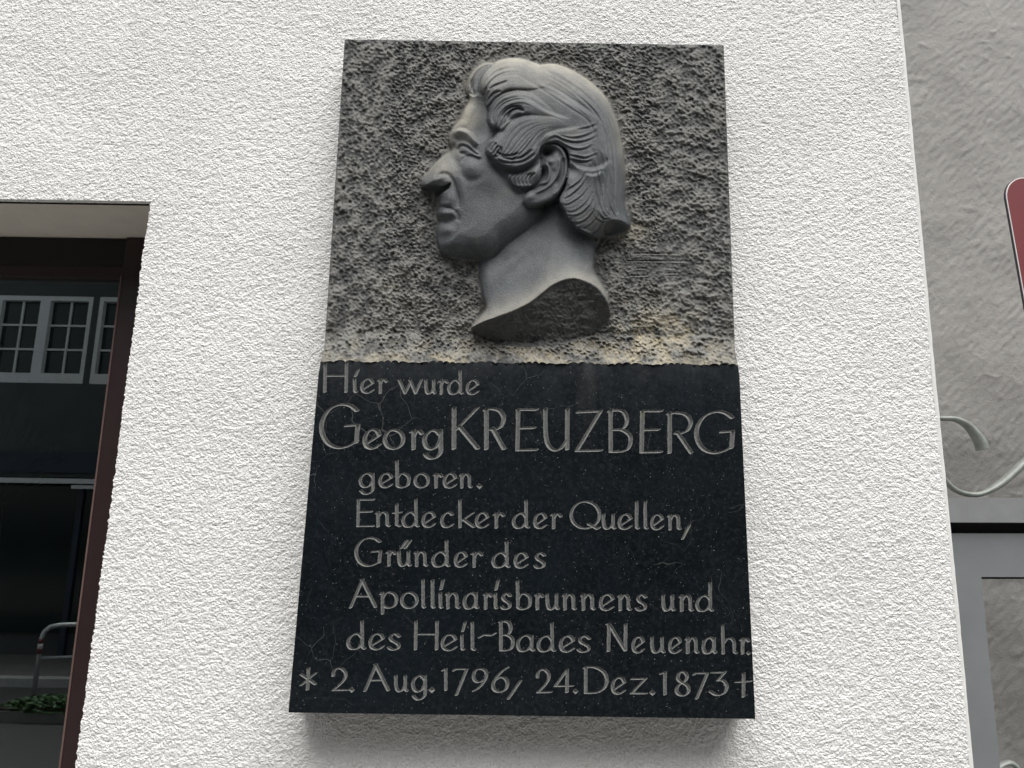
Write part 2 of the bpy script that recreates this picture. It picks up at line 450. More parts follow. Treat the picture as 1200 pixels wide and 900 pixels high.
# stucco height tiles: 1 sample = 1.2 mm
TN = 1536
n3 = fft_noise(TN, TN, 14, 40, 5)
n4 = fft_noise(TN, TN, 150, 500, 6)
n5 = fft_noise(TN, TN, 2.6, 5.0, 4)
def stamp(tile, cnt, r0, r1, stretch, angf, seed, mode='max', h0=0.6, h1=1.0, power=2.0):
    """press rounded grains (max) or pits (min) into a periodic height tile"""
    r = np.random.default_rng(seed); Nn = tile.shape[0]
    px_, py_ = r.uniform(0, Nn, cnt), r.uniform(0, Nn, cnt)
    rad = r0 + (r1-r0)*r.random(cnt)**1.6; hh_ = r.uniform(h0, h1, cnt); st_ = 1+(stretch-1)*r.random(cnt)
    an_ = r.normal(0, 0.45, cnt); base_an = angf(px_, py_)
    for i in range(cnt):
        R_ = rad[i]; w_ = int(R_*st_[i])+2
        cx_, cy_ = int(px_[i]), int(py_[i])
        xs = np.arange(cx_-w_, cx_+w_+1); ys = np.arange(cy_-w_, cy_+w_+1)
        c_, s_ = math.cos(base_an[i]+an_[i]), math.sin(base_an[i]+an_[i])
        dx_ = xs[None, :]-px_[i]; dy_ = ys[:, None]-py_[i]
        u = (dx_*c_+dy_*s_)/(R_*st_[i]); v = (-dx_*s_+dy_*c_)/R_
        q_ = u*u+v*v
        ix = np.ix_(ys % Nn, xs % Nn)
        if mode == 'max':
            tile[ix] = np.maximum(tile[ix], hh_[i]*np.sqrt(np.clip(1-q_, 0, 1)))
        else:
            val = -hh_[i]*(1-q_)
            tile[ix] = np.where(q_ < 1.6, np.minimum(tile[ix], val), tile[ix])
    return tile
st_t = np.zeros((TN, TN))
stamp(st_t, 190000, 1.1, 2.5, 1.35, lambda x, y: 0.25*np.sin(y/130.0), 3, 'max', 0.35, 1.0)
st_tile = (st_t*0.95 + 0.10*n5 + 0.05*n3)*0.0021 + n4*0.0005 - 0.0010
def stucco_h(x, z): return sample(st_tile, x/0.00125, z/0.00125)
def wall_block(name, zrows, xl, xr, ncol):
    s = np.linspace(0, 1, ncol)[None, :]
    Zg = np.repeat(zrows[:, None], ncol, 1)
    Xa = xl(zrows)[:, None]; Xb = xr(zrows)[:, None]
    Xg = Xa + (Xb-Xa)*s
    # ragged arris at the window and a wavy one towards the corner bead
    edge = stucco_h(Xg*0+3.1, Zg*1.0)
    Yg = -stucco_h(Xg, Zg)
    if name == 'lower':
        Xg[:, 0] += edge[:, 0]*1.4
    V = np.stack([Xg, Yg, Zg], -1)
    return V
step = 0.0021
def quad_idx(H, W, off=0):
    i = np.arange(H*W).reshape(H, W) + off
    return np.stack([i[:-1, :-1], i[:-1, 1:], i[1:, 1:], i[1:, :-1]], -1).reshape(-1, 4)
zr_low = np.linspace(Z0, ZL, int((ZL-Z0)/step))
zr_up = np.linspace(ZL, Z1_, int((Z1_-ZL)/step))
VA = wall_block('lower', zr_low, lambda z: xwin(z), lambda z: xcorner(z)-BW, int(1.42/step))
VB = wall_block('upper', zr_up, lambda z: z*0+XL, lambda z: xcorner(z)-BW, int((XL*-1+0.62)/step))
# drop what the plaque hides
def keep_faces(V, F):
    c = V.reshape(-1, 3)[F].mean(1)
    xx, zz = c[:, 0], c[:, 2]
    return F[~((xx > -0.27) & (xx < 0.30) & (zz > 1.40) & (zz < 2.38))]
FA = keep_faces(VA, quad_idx(*VA.shape[:2])); FB = keep_faces(VB, quad_idx(*VB.shape[:2]))
def skirt(Vl, depth=0.02):
    k = len(Vl); B = Vl.copy(); B[:, 1] = depth
    V = np.concatenate([Vl, B]); i = np.arange(k-1)
    return V, np.stack([i, i+1, i+1+k, i+k], -1)
vs = [VA.reshape(-1, 3), VB.reshape(-1, 3)]; fs = [FA, FB + VA.shape[0]*VA.shape[1]]
off = sum(len(v) for v in vs)
wi = np.argmin(np.abs(VB[0, :, 0] - xwin(ZL)))
for line in (VA[:, 0], VB[0, :wi+2]):
    V, F = skirt(line); vs.append(V); fs.append(F+off); off += len(V)
Vw = np.concatenate(vs); Fw = np.concatenate(fs)
Vw, Fw, _ = compact(Vw, Fw, {})
mesh_from('rough_cast_render', Vw, Fw, M['stucco'], house, True)
# the rest of the wall round the modelled band
rest = MB()
zc = 5.6
def quadw(pts, y0=0.0, y1=0.12):
    rest.prism([(x, y0, z) for x, z in pts], [(x, y1, z) for x, z in pts])
quadw([(XL, Z1_), (xcorner(Z1_)-BW, Z1_), (xcorner(Z1_)-BW, zc), (XL, zc)])
quadw([(-6, ZL), (XL, ZL), (XL, zc), (-6, zc)])
quadw([(xwin(Z0), -0.1), (xcorner(Z0)-BW, -0.1), (xcorner(Z0)-BW, Z0), (xwin(Z0), Z0)])
quadw([(-6, -0.1), (xwin(Z0)-1.25, -0.1), (xwin(Z0)-1.25, ZL), (-6, ZL)])
quadw([(xwin(Z0)-1.25, -0.1), (xwin(Z0), -0.1), (xwin(Z0), 0.82), (xwin(Z0)-1.25, 0.82)])
rest.build('outer_render', M['stucco_c'], house)
side = MB()
xc0, xc1, xcz = xcorner(-0.1), xcorner(zc), zc
side.prism([(xc0-0.2, 0.03, -0.1), (xc0-0.001, 0.03, -0.1), (xc1-0.001, 0.03, zc), (xc1-0.2, 0.03, zc)],
           [(xc0-0.2, 7, -0.1), (xc0-0.001, 7, -0.1), (xc1-0.001, 7, zc), (xc1-0.2, 7, zc)])
side.build('side_wall', M['stucco_c'], house)
back = MB().box(-6, xcorner(1.5)-0.22, 3.4, 3.6, -0.1, zc)
back.build('back_wall', M['dark'], house)
ledge = MB()
ledge.box(-6.3, 1.0, -0.25, 7.2, zc+0.002, zc+0.14)
ledge.build('roof_slab', M['reveal'], house)
# corner bead: a rounded smooth strip
bd = MB()
zs = np.linspace(-0.1, zc, 420); prof = [(-BW-0.0015, 0.0006), (-BW*0.6, -0.0010), (-0.002, -0.0012), (-0.0006, 0.0005), (0.0, 0.004), (0.0, 0.05)]
bv = []; 
for z in zs:
    jit = float(sample(n4, np.array(z*300.0), np.array(7.0)))*0.0005 + random.uniform(-0.0004, 0.0004)
    for dx, dy in prof: bv.append((xcorner(z)+dx+jit, dy, z))
k = len(prof)
bf = [(r*k+c, r*k+c+1, (r+1)*k+c+1, (r+1)*k+c) for r in range(len(zs)-1) for c in range(k-1)]
mesh_from('corner_bead', bv, bf, M['bead'], house, True)

# window: reveals, frame, sash and pane. The frame stands back in the wall.
YF = 0.176                            # front of the frame
window = MB()
zb = 0.82
xw = lambda z: xwin(z)
# soffit and jamb linings
MB().prism([(-2.1, 0.012, ZL), (xw(ZL)+0.04, 0.012, ZL), (xw(ZL)+0.04, 0.012, ZL+0.06), (-2.1, 0.012, ZL+0.06)],
           [(-2.1, YF+0.14, ZL), (xw(ZL)+0.04, YF+0.14, ZL), (xw(ZL)+0.04, YF+0.14, ZL+0.06), (-2.1, YF+0.14, ZL+0.06)]).build('window_soffit', M['reveal'], house)
MB().prism([(xw(ZL), 0.012, ZL-0.001), (xw(zb), 0.012, zb), (xw(zb)+0.05, 0.012, zb), (xw(ZL)+0.05, 0.012, ZL-0.001)],
           [(xw(ZL), YF+0.14, ZL-0.001), (xw(zb), YF+0.14, zb), (xw(zb)+0.05, YF+0.14, zb), (xw(ZL)+0.05, YF+0.14, ZL-0.001)]).build('window_jamb', M['reveal'], house)
MB().box(xw(zb)-1.27, xw(zb)+0.02, -0.05, YF+0.05, zb-0.045, zb-0.002, 0.004).build('window_sill', M['kerb'], house)
def line_at(p0, p1, y):
    A = up1(p0[0], p0[1], y); B = up1(p1[0], p1[1], y)
    return lambda z: A[0] + (B[0]-A[0])*(z-A[2])/(B[2]-A[2])
xg = line_at((143.5, 318), (70.5, 900), YF)         # inner edge of frame = pane edge
z_fr = up1(90, 281, YF)[2]; z_gl = up1(90, 322, YF)[2]
frx = lambda z: xw(z)+0.02
fr = MB()
def bar(mb, pts, y0, y1): mb.prism([(x, y0, z) for x, z in pts], [(x, y1, z) for x, z in pts])
bar(fr, [(xg(z_gl), z_gl), (xg(zb), zb), (frx(zb), zb), (frx(ZL), ZL-0.002), (xg(ZL), ZL-0.002)], YF, YF+0.07)
z_m = up1(90, 309, YF)[2]
bar(fr, [(-2.08, zb), (xg(zb)-0.001, zb), (xg(zb+0.09)-0.001, zb+0.09), (-2.08, zb+0.09)], YF, YF+0.07)
bar(fr, [(xwin(Z0)-1.30, zb+0.09), (xwin(Z0)-1.22, zb+0.09), (xwin(Z0)-1.22, z_m), (xwin(Z0)-1.30, z_m)], YF+0.001, YF+0.07)
wf = fr.build('window', M['maroon'], house)
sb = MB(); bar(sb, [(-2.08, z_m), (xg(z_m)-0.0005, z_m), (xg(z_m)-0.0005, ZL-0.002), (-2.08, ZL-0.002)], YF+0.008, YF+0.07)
sb.build('soffit_shade_bar', M['shade_black'], wf)  # added black bar: the soffit's shade on the window head as colour
sash = MB()
bar(sash, [(-2.08, z_gl), (xg(z_gl)-0.003, z_gl), (xg(z_gl)-0.003, z_m+0.002), (-2.08, z_m+0.002)], YF+0.012, YF+0.06)
sash.build('sash', M['maroon'], wf)
eb = MB()
bar(eb, [(xg(z_gl)-0.0025, z_gl), (xg(zb)-0.0025, zb+0.02), (xg(zb)+0.001, zb+0.02), (xg(z_gl)+0.001, z_gl)], YF-0.0012, YF+0.02)
eb.build('glazing_bead', M['maroon_edge'], wf)
pane = MB()
YG = YF + 0.028
bar(pane, [(-2.05, zb+0.05), (xg(zb+0.05)+0.004, zb+0.05), (xg(z_gl)+0.004, z_gl+0.01), (-2.05, z_gl+0.01)], YG, YG+0.0008)
pane.build('pane', M['glass'], wf)
# dim room behind the glass
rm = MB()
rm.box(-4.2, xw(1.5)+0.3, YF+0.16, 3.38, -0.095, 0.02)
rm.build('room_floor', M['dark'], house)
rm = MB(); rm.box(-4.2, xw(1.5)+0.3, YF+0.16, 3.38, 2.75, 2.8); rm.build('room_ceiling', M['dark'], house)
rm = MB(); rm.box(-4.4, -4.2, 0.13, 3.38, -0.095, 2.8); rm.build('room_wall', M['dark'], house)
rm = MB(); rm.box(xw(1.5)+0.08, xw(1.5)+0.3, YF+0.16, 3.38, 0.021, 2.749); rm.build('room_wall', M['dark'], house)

# ------------------------------------------------------------------ neighbouring grey house wall
nb = thing('grey_plaster_wall', 'grey trowel-textured plaster wall of the neighbouring building behind the gate', 'wall', (1.6, 1.0, 0))
YN = 0.85
sx = np.arange(0.30, 1.9, 0.004); sz = np.arange(0.9, 4.2, 0.004)
Xg, Zg = np.meshgrid(sx, sz)
t1 = fft_noise(1024, 1024, 14, 40, 21, 1.7, 1.1)
t2 = fft_noise(1024, 1024, 6, 16, 22, 1.6, 0.9)
t3 = fft_noise(1024, 1024, 50, 160, 23)
t4 = fft_noise(1024, 1024, 16, 50, 24, 2.1, -0.5)
wx = sample(t3, Xg/0.004, Zg/0.004)*9
hA = sample(t1, Xg/0.004+wx, Zg/0.004-wx); hB = sample(t4, Xg/0.004-wx, Zg/0.004+wx*0.6)
mk = sample(t3, Xg/0.004+300, Zg/0.004+120)
ridge = np.maximum(0, 1-np.abs(hA)*2.2)*(np.clip(mk*0.9+0.5, 0, 1)) + np.maximum(0, 1-np.abs(hB)*2.6)*np.clip(0.5-mk, 0, 1)*0.8
saw = np.tanh(3*hA)*0.5*np.clip(mk+0.3, 0, 1)
scr = np.zeros((1024, 1024))
stamp(scr, 1500, 1.2, 4.5, 6.0, lambda x, y: -1.05+0.5*np.sin(x/170.0)+0.6*np.sin(y/210.0), 61, 'max', 0.15, 1.0)
stamp(scr, 500, 2, 5, 4.0, lambda x, y: 0.4+0.9*np.sin(y/150.0), 62, 'max', 0.2, 0.9)
flatb = np.zeros((1024, 1024)); stamp(flatb, 420, 10, 34, 1.6, lambda x, y: x*0-0.9, 63, 'max', 0.2, 0.8)
H = sample(scr, Xg/0.003, Zg/0.003)*0.0021 + sample(flatb, Xg/0.004, Zg/0.004)*0.0012 + ridge*np.clip(mk, 0, 1)*0.0004 + saw*0.0005 + sample(t2, Xg/0.004, Zg/0.004)*0.00045 + mk*0.0014
V = np.stack([Xg, YN - H, Zg], -1)
mesh_from('trowelled_plaster', V.reshape(-1, 3), quad_idx(*V.shape[:2]), M['trowel'], nb, True)
o_ = MB().box(0.30, 6, YN+0.02, YN+0.3, -0.1, 6.0).box(1.9, 6, YN, YN+0.015, -0.1, 6.0).box(0.3, 1.9, YN, YN+0.015, 4.2, 6.0).box(0.3, 1.9, YN, YN+0.015, -0.1, 0.9)
o_.build('wall_core', M['trowel'], nb)

# ------------------------------------------------------------------ gate
YGt = 0.45
gate = thing('metal_gate', 'grey painted metal gate with a top rail and iron scrolls beside the white house corner', 'gate', (1.0, YGt, 0))
def quad_px(mb, pts, y0, y1):
    A = [up1(x, y, y0) for x, y in pts]
    mb.prism(A, [(p[0], y1, p[2]) for p in A])
q = MB(); quad_px(q, [(1070, 583), (1600, 584.5), (1600, 613.5), (1070, 612)], YGt-0.02, YGt+0.04)
q.build('top_rail', M['rail'], gate)
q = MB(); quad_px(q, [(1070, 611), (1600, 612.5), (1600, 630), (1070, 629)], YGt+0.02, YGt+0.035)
q.build('gap_shade_strip', M['shade_black'], gate)  # added black strip painting the shade in the gap below the rail
q = MB(); quad_px(q, [(1085, 625), (1560, 625.8), (1560, 676.8), (1085, 676)], YGt, YGt+0.04)
q.build('leaf_top_bar', M['gate'], gate)
q = MB(); quad_px(q, [(1108, 676.1), (1150, 676.1), (1172, 900), (1250, 1700), (1208, 1700), (1134, 900)], YGt, YGt+0.04)
q.build('leaf_stile', M['gate'], gate)
q = MB(); quad_px(q, [(1520, 676.9), (1560, 676.9), (1700, 1700), (1650, 1700)], YGt, YGt+0.04)
q.build('leaf_stile', M['gate'], gate)
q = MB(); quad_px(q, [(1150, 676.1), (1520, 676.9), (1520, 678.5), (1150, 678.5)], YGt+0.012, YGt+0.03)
q.build('painted_shade_line', M['shade_black'], gate)  # thin black strip painting the shade line under the leaf bar
# post and masonry side out of frame keep the gate standing
q = MB(); quad_px(q, [(1600, 560), (1650, 560), (1800, 1750), (1740, 1750)], YGt-0.03, YGt+0.07)
q.build('gate_post', M['gate'], gate)
def scroll(pts, r, y=YGt, name='scroll', squash=1.6):
    c = catmull(pts, 10); rr = np.interp(np.linspace(0, 1, len(c)), np.linspace(0, 1, len(r)), r)
    P = [up1(x, yy, y) for x, yy in c]
    s_ = 1.8/FPX
    MB().tube(P, [float(v)*s_*0.88 for v in rr], 14, squash).build(name, M['scroll'], gate, True)
scroll([(1060, 500), (1085, 491), (1104, 490.5), (1120, 491.5), (1133, 498), (1143, 509), (1149, 519), (1151.5, 527)], [3.2, 3.2, 3.4, 3.8, 4.8, 6.0, 6.8, 7.2])
scroll([(1085, 530), (1098, 550), (1110, 566), (1122, 575.5), (1138, 579.5), (1152, 578), (1170, 568.5), (1185, 556), (1200, 542), (1222, 525), (1248, 520), (1268, 535), (1262, 556), (1244, 560), (1236, 548)], [3, 3.4, 3.4, 3.3, 3.3, 3.5, 4.8, 5.2, 5, 5, 4.5, 4.2, 4, 4, 4])
scroll([(1160, 930), (1164, 908), (1172, 898), (1182, 894.0), (1190, 898), (1196, 910), (1194, 930)], [3, 3.2, 3.4, 3.4, 3.2, 3, 3], YGt+0.02)

# ------------------------------------------------------------------ red sign
sign = thing('red_sign', 'plain red plate with rounded corners and white rim before the grey wall', 'sign', (1.35, 0.38, 0))
YS = 0.38
def sign_outline(inset):
    pts = []
    x0, y0 = 1180, 208
    ax = (1, 0.004); ay = (0.178, 1.0)
    W, Hh, rd = 250, 250, 24-inset*0.6
    corners = [(inset+rd, inset+rd, 180), (W-inset-rd, inset+rd, 270), (W-inset-rd, Hh-inset-rd, 0), (inset+rd, Hh-inset-rd, 90)]
    for cx, cy, a0 in corners:
        for k_ in range(8):
            an = math.radians(a0 + 90*k_/7)
            lx, ly = cx+rd*math.cos(an), cy+rd*math.sin(an)
            pts.append((x0-5+lx*ax[0]+ly*ay[0], y0+lx*ax[1]+ly*ay[1]))
    return pts
def plate(name, inset, y0, y1, mat, dx=0):
    A = [up1(x+dx, y, YS) for x, y in sign_outline(inset)]
    MB().prism([(p[0], y0, p[2]) for p in A], [(p[0], y1, p[2]) for p in A]).build(name, mat, sign)
plate('plate', 0.0, YS+0.001, YS+0.006, M['black'], -1.0)
plate('rim', 0.0, YS-0.0005, YS+0.0009, M['white'])
plate('red_face', 1.0, YS-0.0012, YS-0.0006, M['red'])
sp = up1(1330, 300, YS)
MB().tube([(sp[0], YS+0.035, -0.1), (sp[0], YS+0.035, 2.6)], 0.028, 16).build('post', M['steel'], sign, True)
MB().box(sp[0]-0.04, sp[0]+0.04, YS+0.0065, YS+0.012, sp[2]-0.05, sp[2]-0.02).build('bracket', M['steel'], sign)

# ------------------------------------------------------------------ opposite side of the street (seen mirrored in the pane)
YMIR = YG
def mir(px, py, ydist):
    """world point on the plane y=-ydist whose mirror image in the pane is seen at px,py"""
    p = up1(px, py, 2*YMIR + ydist)
    return np.array([p[0], -ydist, p[2]])
YO = 9.3
opp = thing('shop_house', 'dark grey-green house across the street with white multi-pane windows, mirrored in the window glass', 'house', (-2.2, -YO, 0))
z_sill = mir(60, 449, YO)[2]; z_head = mir(60, 347, YO)[2]; z_line = mir(60, 564, YO)[2]
x_a = mir(103, 400, YO)[0]           # right edge of a sash
unit = 1.42; gapu = 0.10
xl_h, xr_h = -9.0, 4.6
eave = mir(60, 318, YO)[2] + 0.6
wl_ = MB()
units = [x_a - unit + k_*(unit+gapu) for k_ in range(-3, 4)]
us = [u for u in units if u > xl_h+0.3 and u+unit < xr_h-0.3]
wl_.box(xl_h, xr_h, -YO-6, -YO-0.25, 0, eave+1.0)                 # body
wl_.box(xl_h, xr_h, -YO-0.248, -YO, z_line+0.06, z_sill)         # spandrel
wl_.box(xl_h, xr_h, -YO-0.248, -YO, z_head, eave)
prev = xl_h
for u in us + [None]:
    e = u if u is not None else xr_h
    if e - prev > 0.001: wl_.box(prev, e, -YO-0.248, -YO-0.001, z_sill, z_head)
    prev = (u+unit) if u is not None else prev
wl_.build('wall', M['facade'], opp)
MB().box(xl_h-0.2, xr_h+0.2, -YO-6.2, -YO+0.45, eave+0.002, eave+0.12).build('eaves', M['roof'], opp)
rf = MB(); rf.prism([(xl_h-0.2, -YO+0.45, eave+0.121), (xl_h-0.2, -YO-6.2, eave+0.121), (xl_h-0.2, -YO-2.9, eave+2.6)],
                    [(xr_h+0.2, -YO+0.45, eave+0.121), (xr_h+0.2, -YO-6.2, eave+0.121), (xr_h+0.2, -YO-2.9, eave+2.6)])
rf.build('roof', M['roof'], opp)
MB().box(xl_h, xr_h, -YO+0.001, -YO+0.10, z_line-0.035, z_line+0.035).build('fascia_strip', M['upvc'], opp)
MB().box(xl_h, xr_h, -YO+0.001, -YO+0.05, z_line+0.12, z_line+0.42).build('fascia_board', M['navy'], opp)
tl = mir(87, 571, YO); tr_ = mir(125, 571, YO)
MB().box(tl[0], tr_[0]+0.8, -YO+0.001, -YO+0.08, tl[2]-0.025, tl[2]+0.025).build('lamp_housing', M['upvc'], opp)
for u in us: MB().box(u+0.045, u+unit+gapu-0.045, -YO-0.22, -YO-0.20, 0.30, z_line+0.056).build('shop_pane', M['farpane'], opp)
for u in us: MB().box(u-0.04, u+0.04, -YO-0.24, -YO-0.16, 0.002, z_line+0.058).build('shopfront_mullion', M['navy'], opp)
proto_parts = []
for u in us:
    fw = MB()
    cw = 0.15; ow = 0.06; sw = (unit-cw-2*ow)/2
    fh = 0.07
    fw.box(u, u+ow, -YO-0.10, -YO+0.0, z_sill, z_head); fw.box(u+unit-ow, u+unit, -YO-0.10, -YO+0.0, z_sill, z_head)
    fw.box(u+ow+sw, u+ow+sw+cw, -YO-0.10, -YO-0.0, z_sill+0.001, z_head-0.001)
    fw.box(u+ow, u+unit-ow, -YO-0.10, -YO-0.002, z_sill, z_sill+0.15); fw.box(u+ow, u+unit-ow, -YO-0.10, -YO-0.002, z_head-fh, z_head)
    w_ = fw.build('window', M['upvc'], opp)
    zA, zB = z_sill+0.15, z_head-fh
    for sidx in range(2):
        x0 = u+ow + sidx*(sw+cw)
        mb = MB()
        mb.box(x0+sw/2-0.014, x0+sw/2+0.014, -YO-0.085, -YO-0.055, zA, zB)
        for r_ in (1, 2):
            zz = zA + (zB-zA)*r_/3
            mb.box(x0, x0+sw, -YO-0.083, -YO-0.053, zz-0.014, zz+0.014)
        mb.build('glazing_bars', M['upvc'], w_)
        MB().box(x0, x0+sw, -YO-0.092, -YO-0.088, zA, zB).build('pane', M['farpane'], w_)
def plain_house(x0, x1, h, mat, label):
    t_ = thing('street_house', label, 'house', ((x0+x1)/2, -YO, 0))
    MB().box(x0, x1, -YO-7, -YO+0.15, 0.002, h).build('wall', mat, t_)
    rf_ = MB(); rf_.prism([(x0-0.2, -YO+0.5, h+0.001), (x0-0.2, -YO-7.2, h+0.001), (x0-0.2, -YO-3.4, h+2.6)],
                          [(x1+0.2, -YO+0.5, h+0.001), (x1+0.2, -YO-7.2, h+0.001), (x1+0.2, -YO-3.4, h+2.6)])
    rf_.build('roof', M['roof'], t_)
    xx = x0+0.8
    while xx+1.1 < x1-0.4:
        for zz in (1.0, 3.7):
            f_ = MB(); yf = -YO+0.151
            f_.box(xx, xx+1.1, yf, yf+0.03, zz, zz+0.08); f_.box(xx, xx+1.1, yf, yf+0.03, zz+1.32, zz+1.4)
            f_.box(xx, xx+0.08, yf, yf+0.03, zz+0.08, zz+1.32); f_.box(xx+1.02, xx+1.1, yf, yf+0.03, zz+0.08, zz+1.32)
            f_.box(xx+0.51, xx+0.59, yf, yf+0.03, zz+0.08, zz+1.32)
            w2 = f_.build('window', M['upvc'], t_)
            MB().box(xx+0.08, xx+1.02, yf, yf+0.008, zz+0.08, zz+1.32).build('pane', M['farpane'], w2)
        xx += 2.3
plain_house(4.85, 14, 6.0, M['facade2'], 'cream rendered two-storey house across the street, right of the dark shop house')
plain_house(-18, -9.25, 6.2, M['facade3'], 'ochre rendered two-storey house across the street, left of the dark shop house')

# tubular hoop stand in the street, mirrored in the pane
def on_ground(px, py, z=-0.10):
    d = np.array([px-600.0, 450.0-py, -FPX]) @ MC
    t = (z-CAM[2])/d[2]; P = CAM + d*t
    return np.array([P[0], 2*YMIR-P[1], z])
hb = on_ground(37, 831)
yd = -hb[1]
hoop = thing('hoop_barrier', 'low steel tube hoop barrier with red and white band, mirrored in the window', 'barrier', tuple(hb))
hh = mir(45, 733, yd)[2] - hb[2]
L = 1.3; dirx, diry = 0.86, -0.5
def hp(u, z): return (hb[0]+u*dirx, hb[1]+u*diry, hb[2]+z)
c = [hp(0, 0), hp(0, hh-0.14), hp(0.02, hh-0.06), hp(0.07, hh-0.015), hp(0.15, hh), hp(L-0.15, hh), hp(L-0.07, hh-0.015), hp(L-0.02, hh-0.06), hp(L, hh-0.14), hp(L, 0)]
MB().tube(c, 0.024, 10).build('hoop_tube', M['steel'], hoop, True)
MB().tube([hp(0.0, hh*0.60), hp(L, hh*0.60)], 0.016, 8).build('middle_rail', M['steel'], hoop, True)
MB().tube([hp(0.0, hh*0.66), hp(0.0, hh*0.72)], 0.0262, 10).build('red_band', M['red'], hoop, True)
MB().tube([hp(0.0, hh*0.721), hp(0.0, hh*0.78)], 0.0262, 10).build('white_band', M['white'], hoop, True)
MB().tube([hp(0.0, hh*0.781), hp(0.0, hh*0.84)], 0.0262, 10).build('red_band', M['red'], hoop, True)

def leafy(parent, name, mat, cx, cy, z0, rx, ry, rz, nleaf, size, seed, upright=False):
    r = random.Random(seed); v = []; f = []
    for _ in range(nleaf):
        if upright:
            an = r.uniform(0, 2*math.pi); tilt = r.uniform(0.1, 1.0); ln = rz*r.uniform(0.6, 1.0)
            d = Vector((math.cos(an)*math.sin(tilt), math.sin(an)*math.sin(tilt), math.cos(tilt)))
            s_ = Vector((-math.sin(an), math.cos(an), 0))*size
            p = Vector((cx, cy, z0)) + Vector((r.uniform(-rx, rx)*0.2, r.uniform(-ry, ry)*0.2, 0))
            m_ = p + d*ln*0.55; e = p + d*ln - Vector((0, 0, ln*0.2*tilt))
            b = len(v); v += [tuple(p-s_*0.4), tuple(p+s_*0.4), tuple(m_+s_), tuple(m_-s_), tuple(e)]
            f += [(b, b+1, b+2, b+3), (b+3, b+2, b+4)]
        else:
            while True:
                q_ = Vector((r.uniform(-1, 1), r.uniform(-1, 1), r.uniform(-0.2, 1)))
                if q_.length < 1: break
            p = Vector((cx+q_.x*rx, cy+q_.y*ry, z0+max(0, q_.z)*rz))
            an = r.uniform(0, 6.28); t1_ = Vector((math.cos(an), math.sin(an), r.uniform(-.5, .8))).normalized()
            t2_ = t1_.cross(Vector((r.uniform(-1, 1), r.uniform(-1, 1), 1))).normalized()*size*0.45; t1_ = t1_*size
            b = len(v); v += [tuple(p-t1_), tuple(p+t2_), tuple(p+t1_), tuple(p-t2_)]; f.append((b, b+1, b+2, b+3))
    return mesh_from(name, v, f, mat, parent)
# planter with low green shrub next to the barrier
g0 = on_ground(52, 842)
pl = thing('planter', 'low concrete planter with bright green leaves beside the hoop barrier, mirrored in the window glass', 'planter', (g0[0], g0[1], -0.1))
px0 = g0[0]; py0 = g0[1]
MB().box(px0-0.45, px0+0.75, py0-0.16, py0+0.2, -0.10, 0.0).build('trough', M['trough'], pl)
MB().box(px0-0.43, px0+0.73, py0-0.14, py0+0.18, 0.0005, 0.02).build('soil', M['soil'], pl)
lf = leafy(pl, 'foliage', M['leaf'], px0+0.15, py0+0.02, 0.0, 0.58, 0.22, 0.12, 1700, 0.028, 5)
# house plant inside the room
pc = up1(-2, 560, 0.75)
pp = thing('potted_plant', 'dark green spiky leaved plant in a pot inside the room behind the window', 'plant', (pc[0], 0.75, 0.021))
MB().tube([(pc[0], 0.75, 0.021), (pc[0], 0.75, 0.42)], [0.13, 0.17], 18).build('pot', M['pot'], pp, True)
MB().tube([(pc[0], 0.75, 0.40), (pc[0]+0.02, 0.76, 1.1), (pc[0], 0.75, pc[2]-0.05)], [0.03, 0.025, 0.02], 8).build('stem', M['pot'], pp, True)
leafy(pp, 'foliage', M['darkleaf'], pc[0], 0.75, pc[2]-0.08, 0.1, 0.1, 0.34, 46, 0.02, 8, True)
#==PLAQUE==
# ------------------------------------------------------------------ memorial plaque
YSL = -0.085                    # front of the inscription slab
YP = -0.055                     # ground of the chiselled panel
MPX = (YP - CAM[1]) / FPX       # metres per traced pixel on the panel
STEP = (YP - YSL) / MPX         # ledge height in those pixels
plaque = thing('memorial_plaque', 'dark stone memorial plaque with carved profile head above an engraved inscription', 'plaque', (0.02, 0, 1.35))

FR = {'Z': (440, 60, 3.75), 'N': (500, 220, 5.0), 'H': (540, 60, 8.5714), 'E': (600, 150, 8.5714), 'K': (640, 180, 8.18),
      'F': (480, 100, 8.5714), 'U': (480, 220, 4.2857), 'M': (480, 180, 10.0), 'P': (0, 0, 1.0)}
def P(fr, pts):
    ox, oy, s = FR[fr]
    p = np.asarray(pts, float)
    return np.stack([ox + p[:, 0]/s, oy + p[:, 1]/s], 1)

def ledge_y(x):                 # scalloped arris between panel and slab
    base = 422.5 + (x-374)*0.0085
    r_ = np.abs(np.sin(x*0.335 + 1.3*np.sin(x*0.071) + 0.9*np.sin(x*0.023)))
    return base - 3.4*np.sqrt(r_)*(0.65+0.35*np.sin(x*0.113)) + 2.2

# ---- panel parameter grid in traced coordinates
PXS = 0.68
def left_x(y): return np.interp(y, [46, 405, 424], [404, 380.3, 375.5])
def right_x(y): return np.interp(y, [46, 52, 410, 430], [847.8, 848, 861.3, 865])
NXP = int(470/PXS); NYP = int(378/PXS)
S = np.linspace(0, 1, NXP)[None, :].repeat(NYP, 0)
T = np.linspace(0, 1, NYP)[:, None].repeat(NXP, 1)
ytop = 46 + 7*S
xb = 375.5 + (865-375.5)*S
ybot = ledge_y(xb)
yb0 = 422.5 + (xb-374)*0.0085
PY = ytop + (yb0-ytop)*T + (ybot-yb0)*np.clip((T-0.955)/0.045, 0, 1)
PX = left_x(PY) + (right_x(PY)-left_x(PY))*S

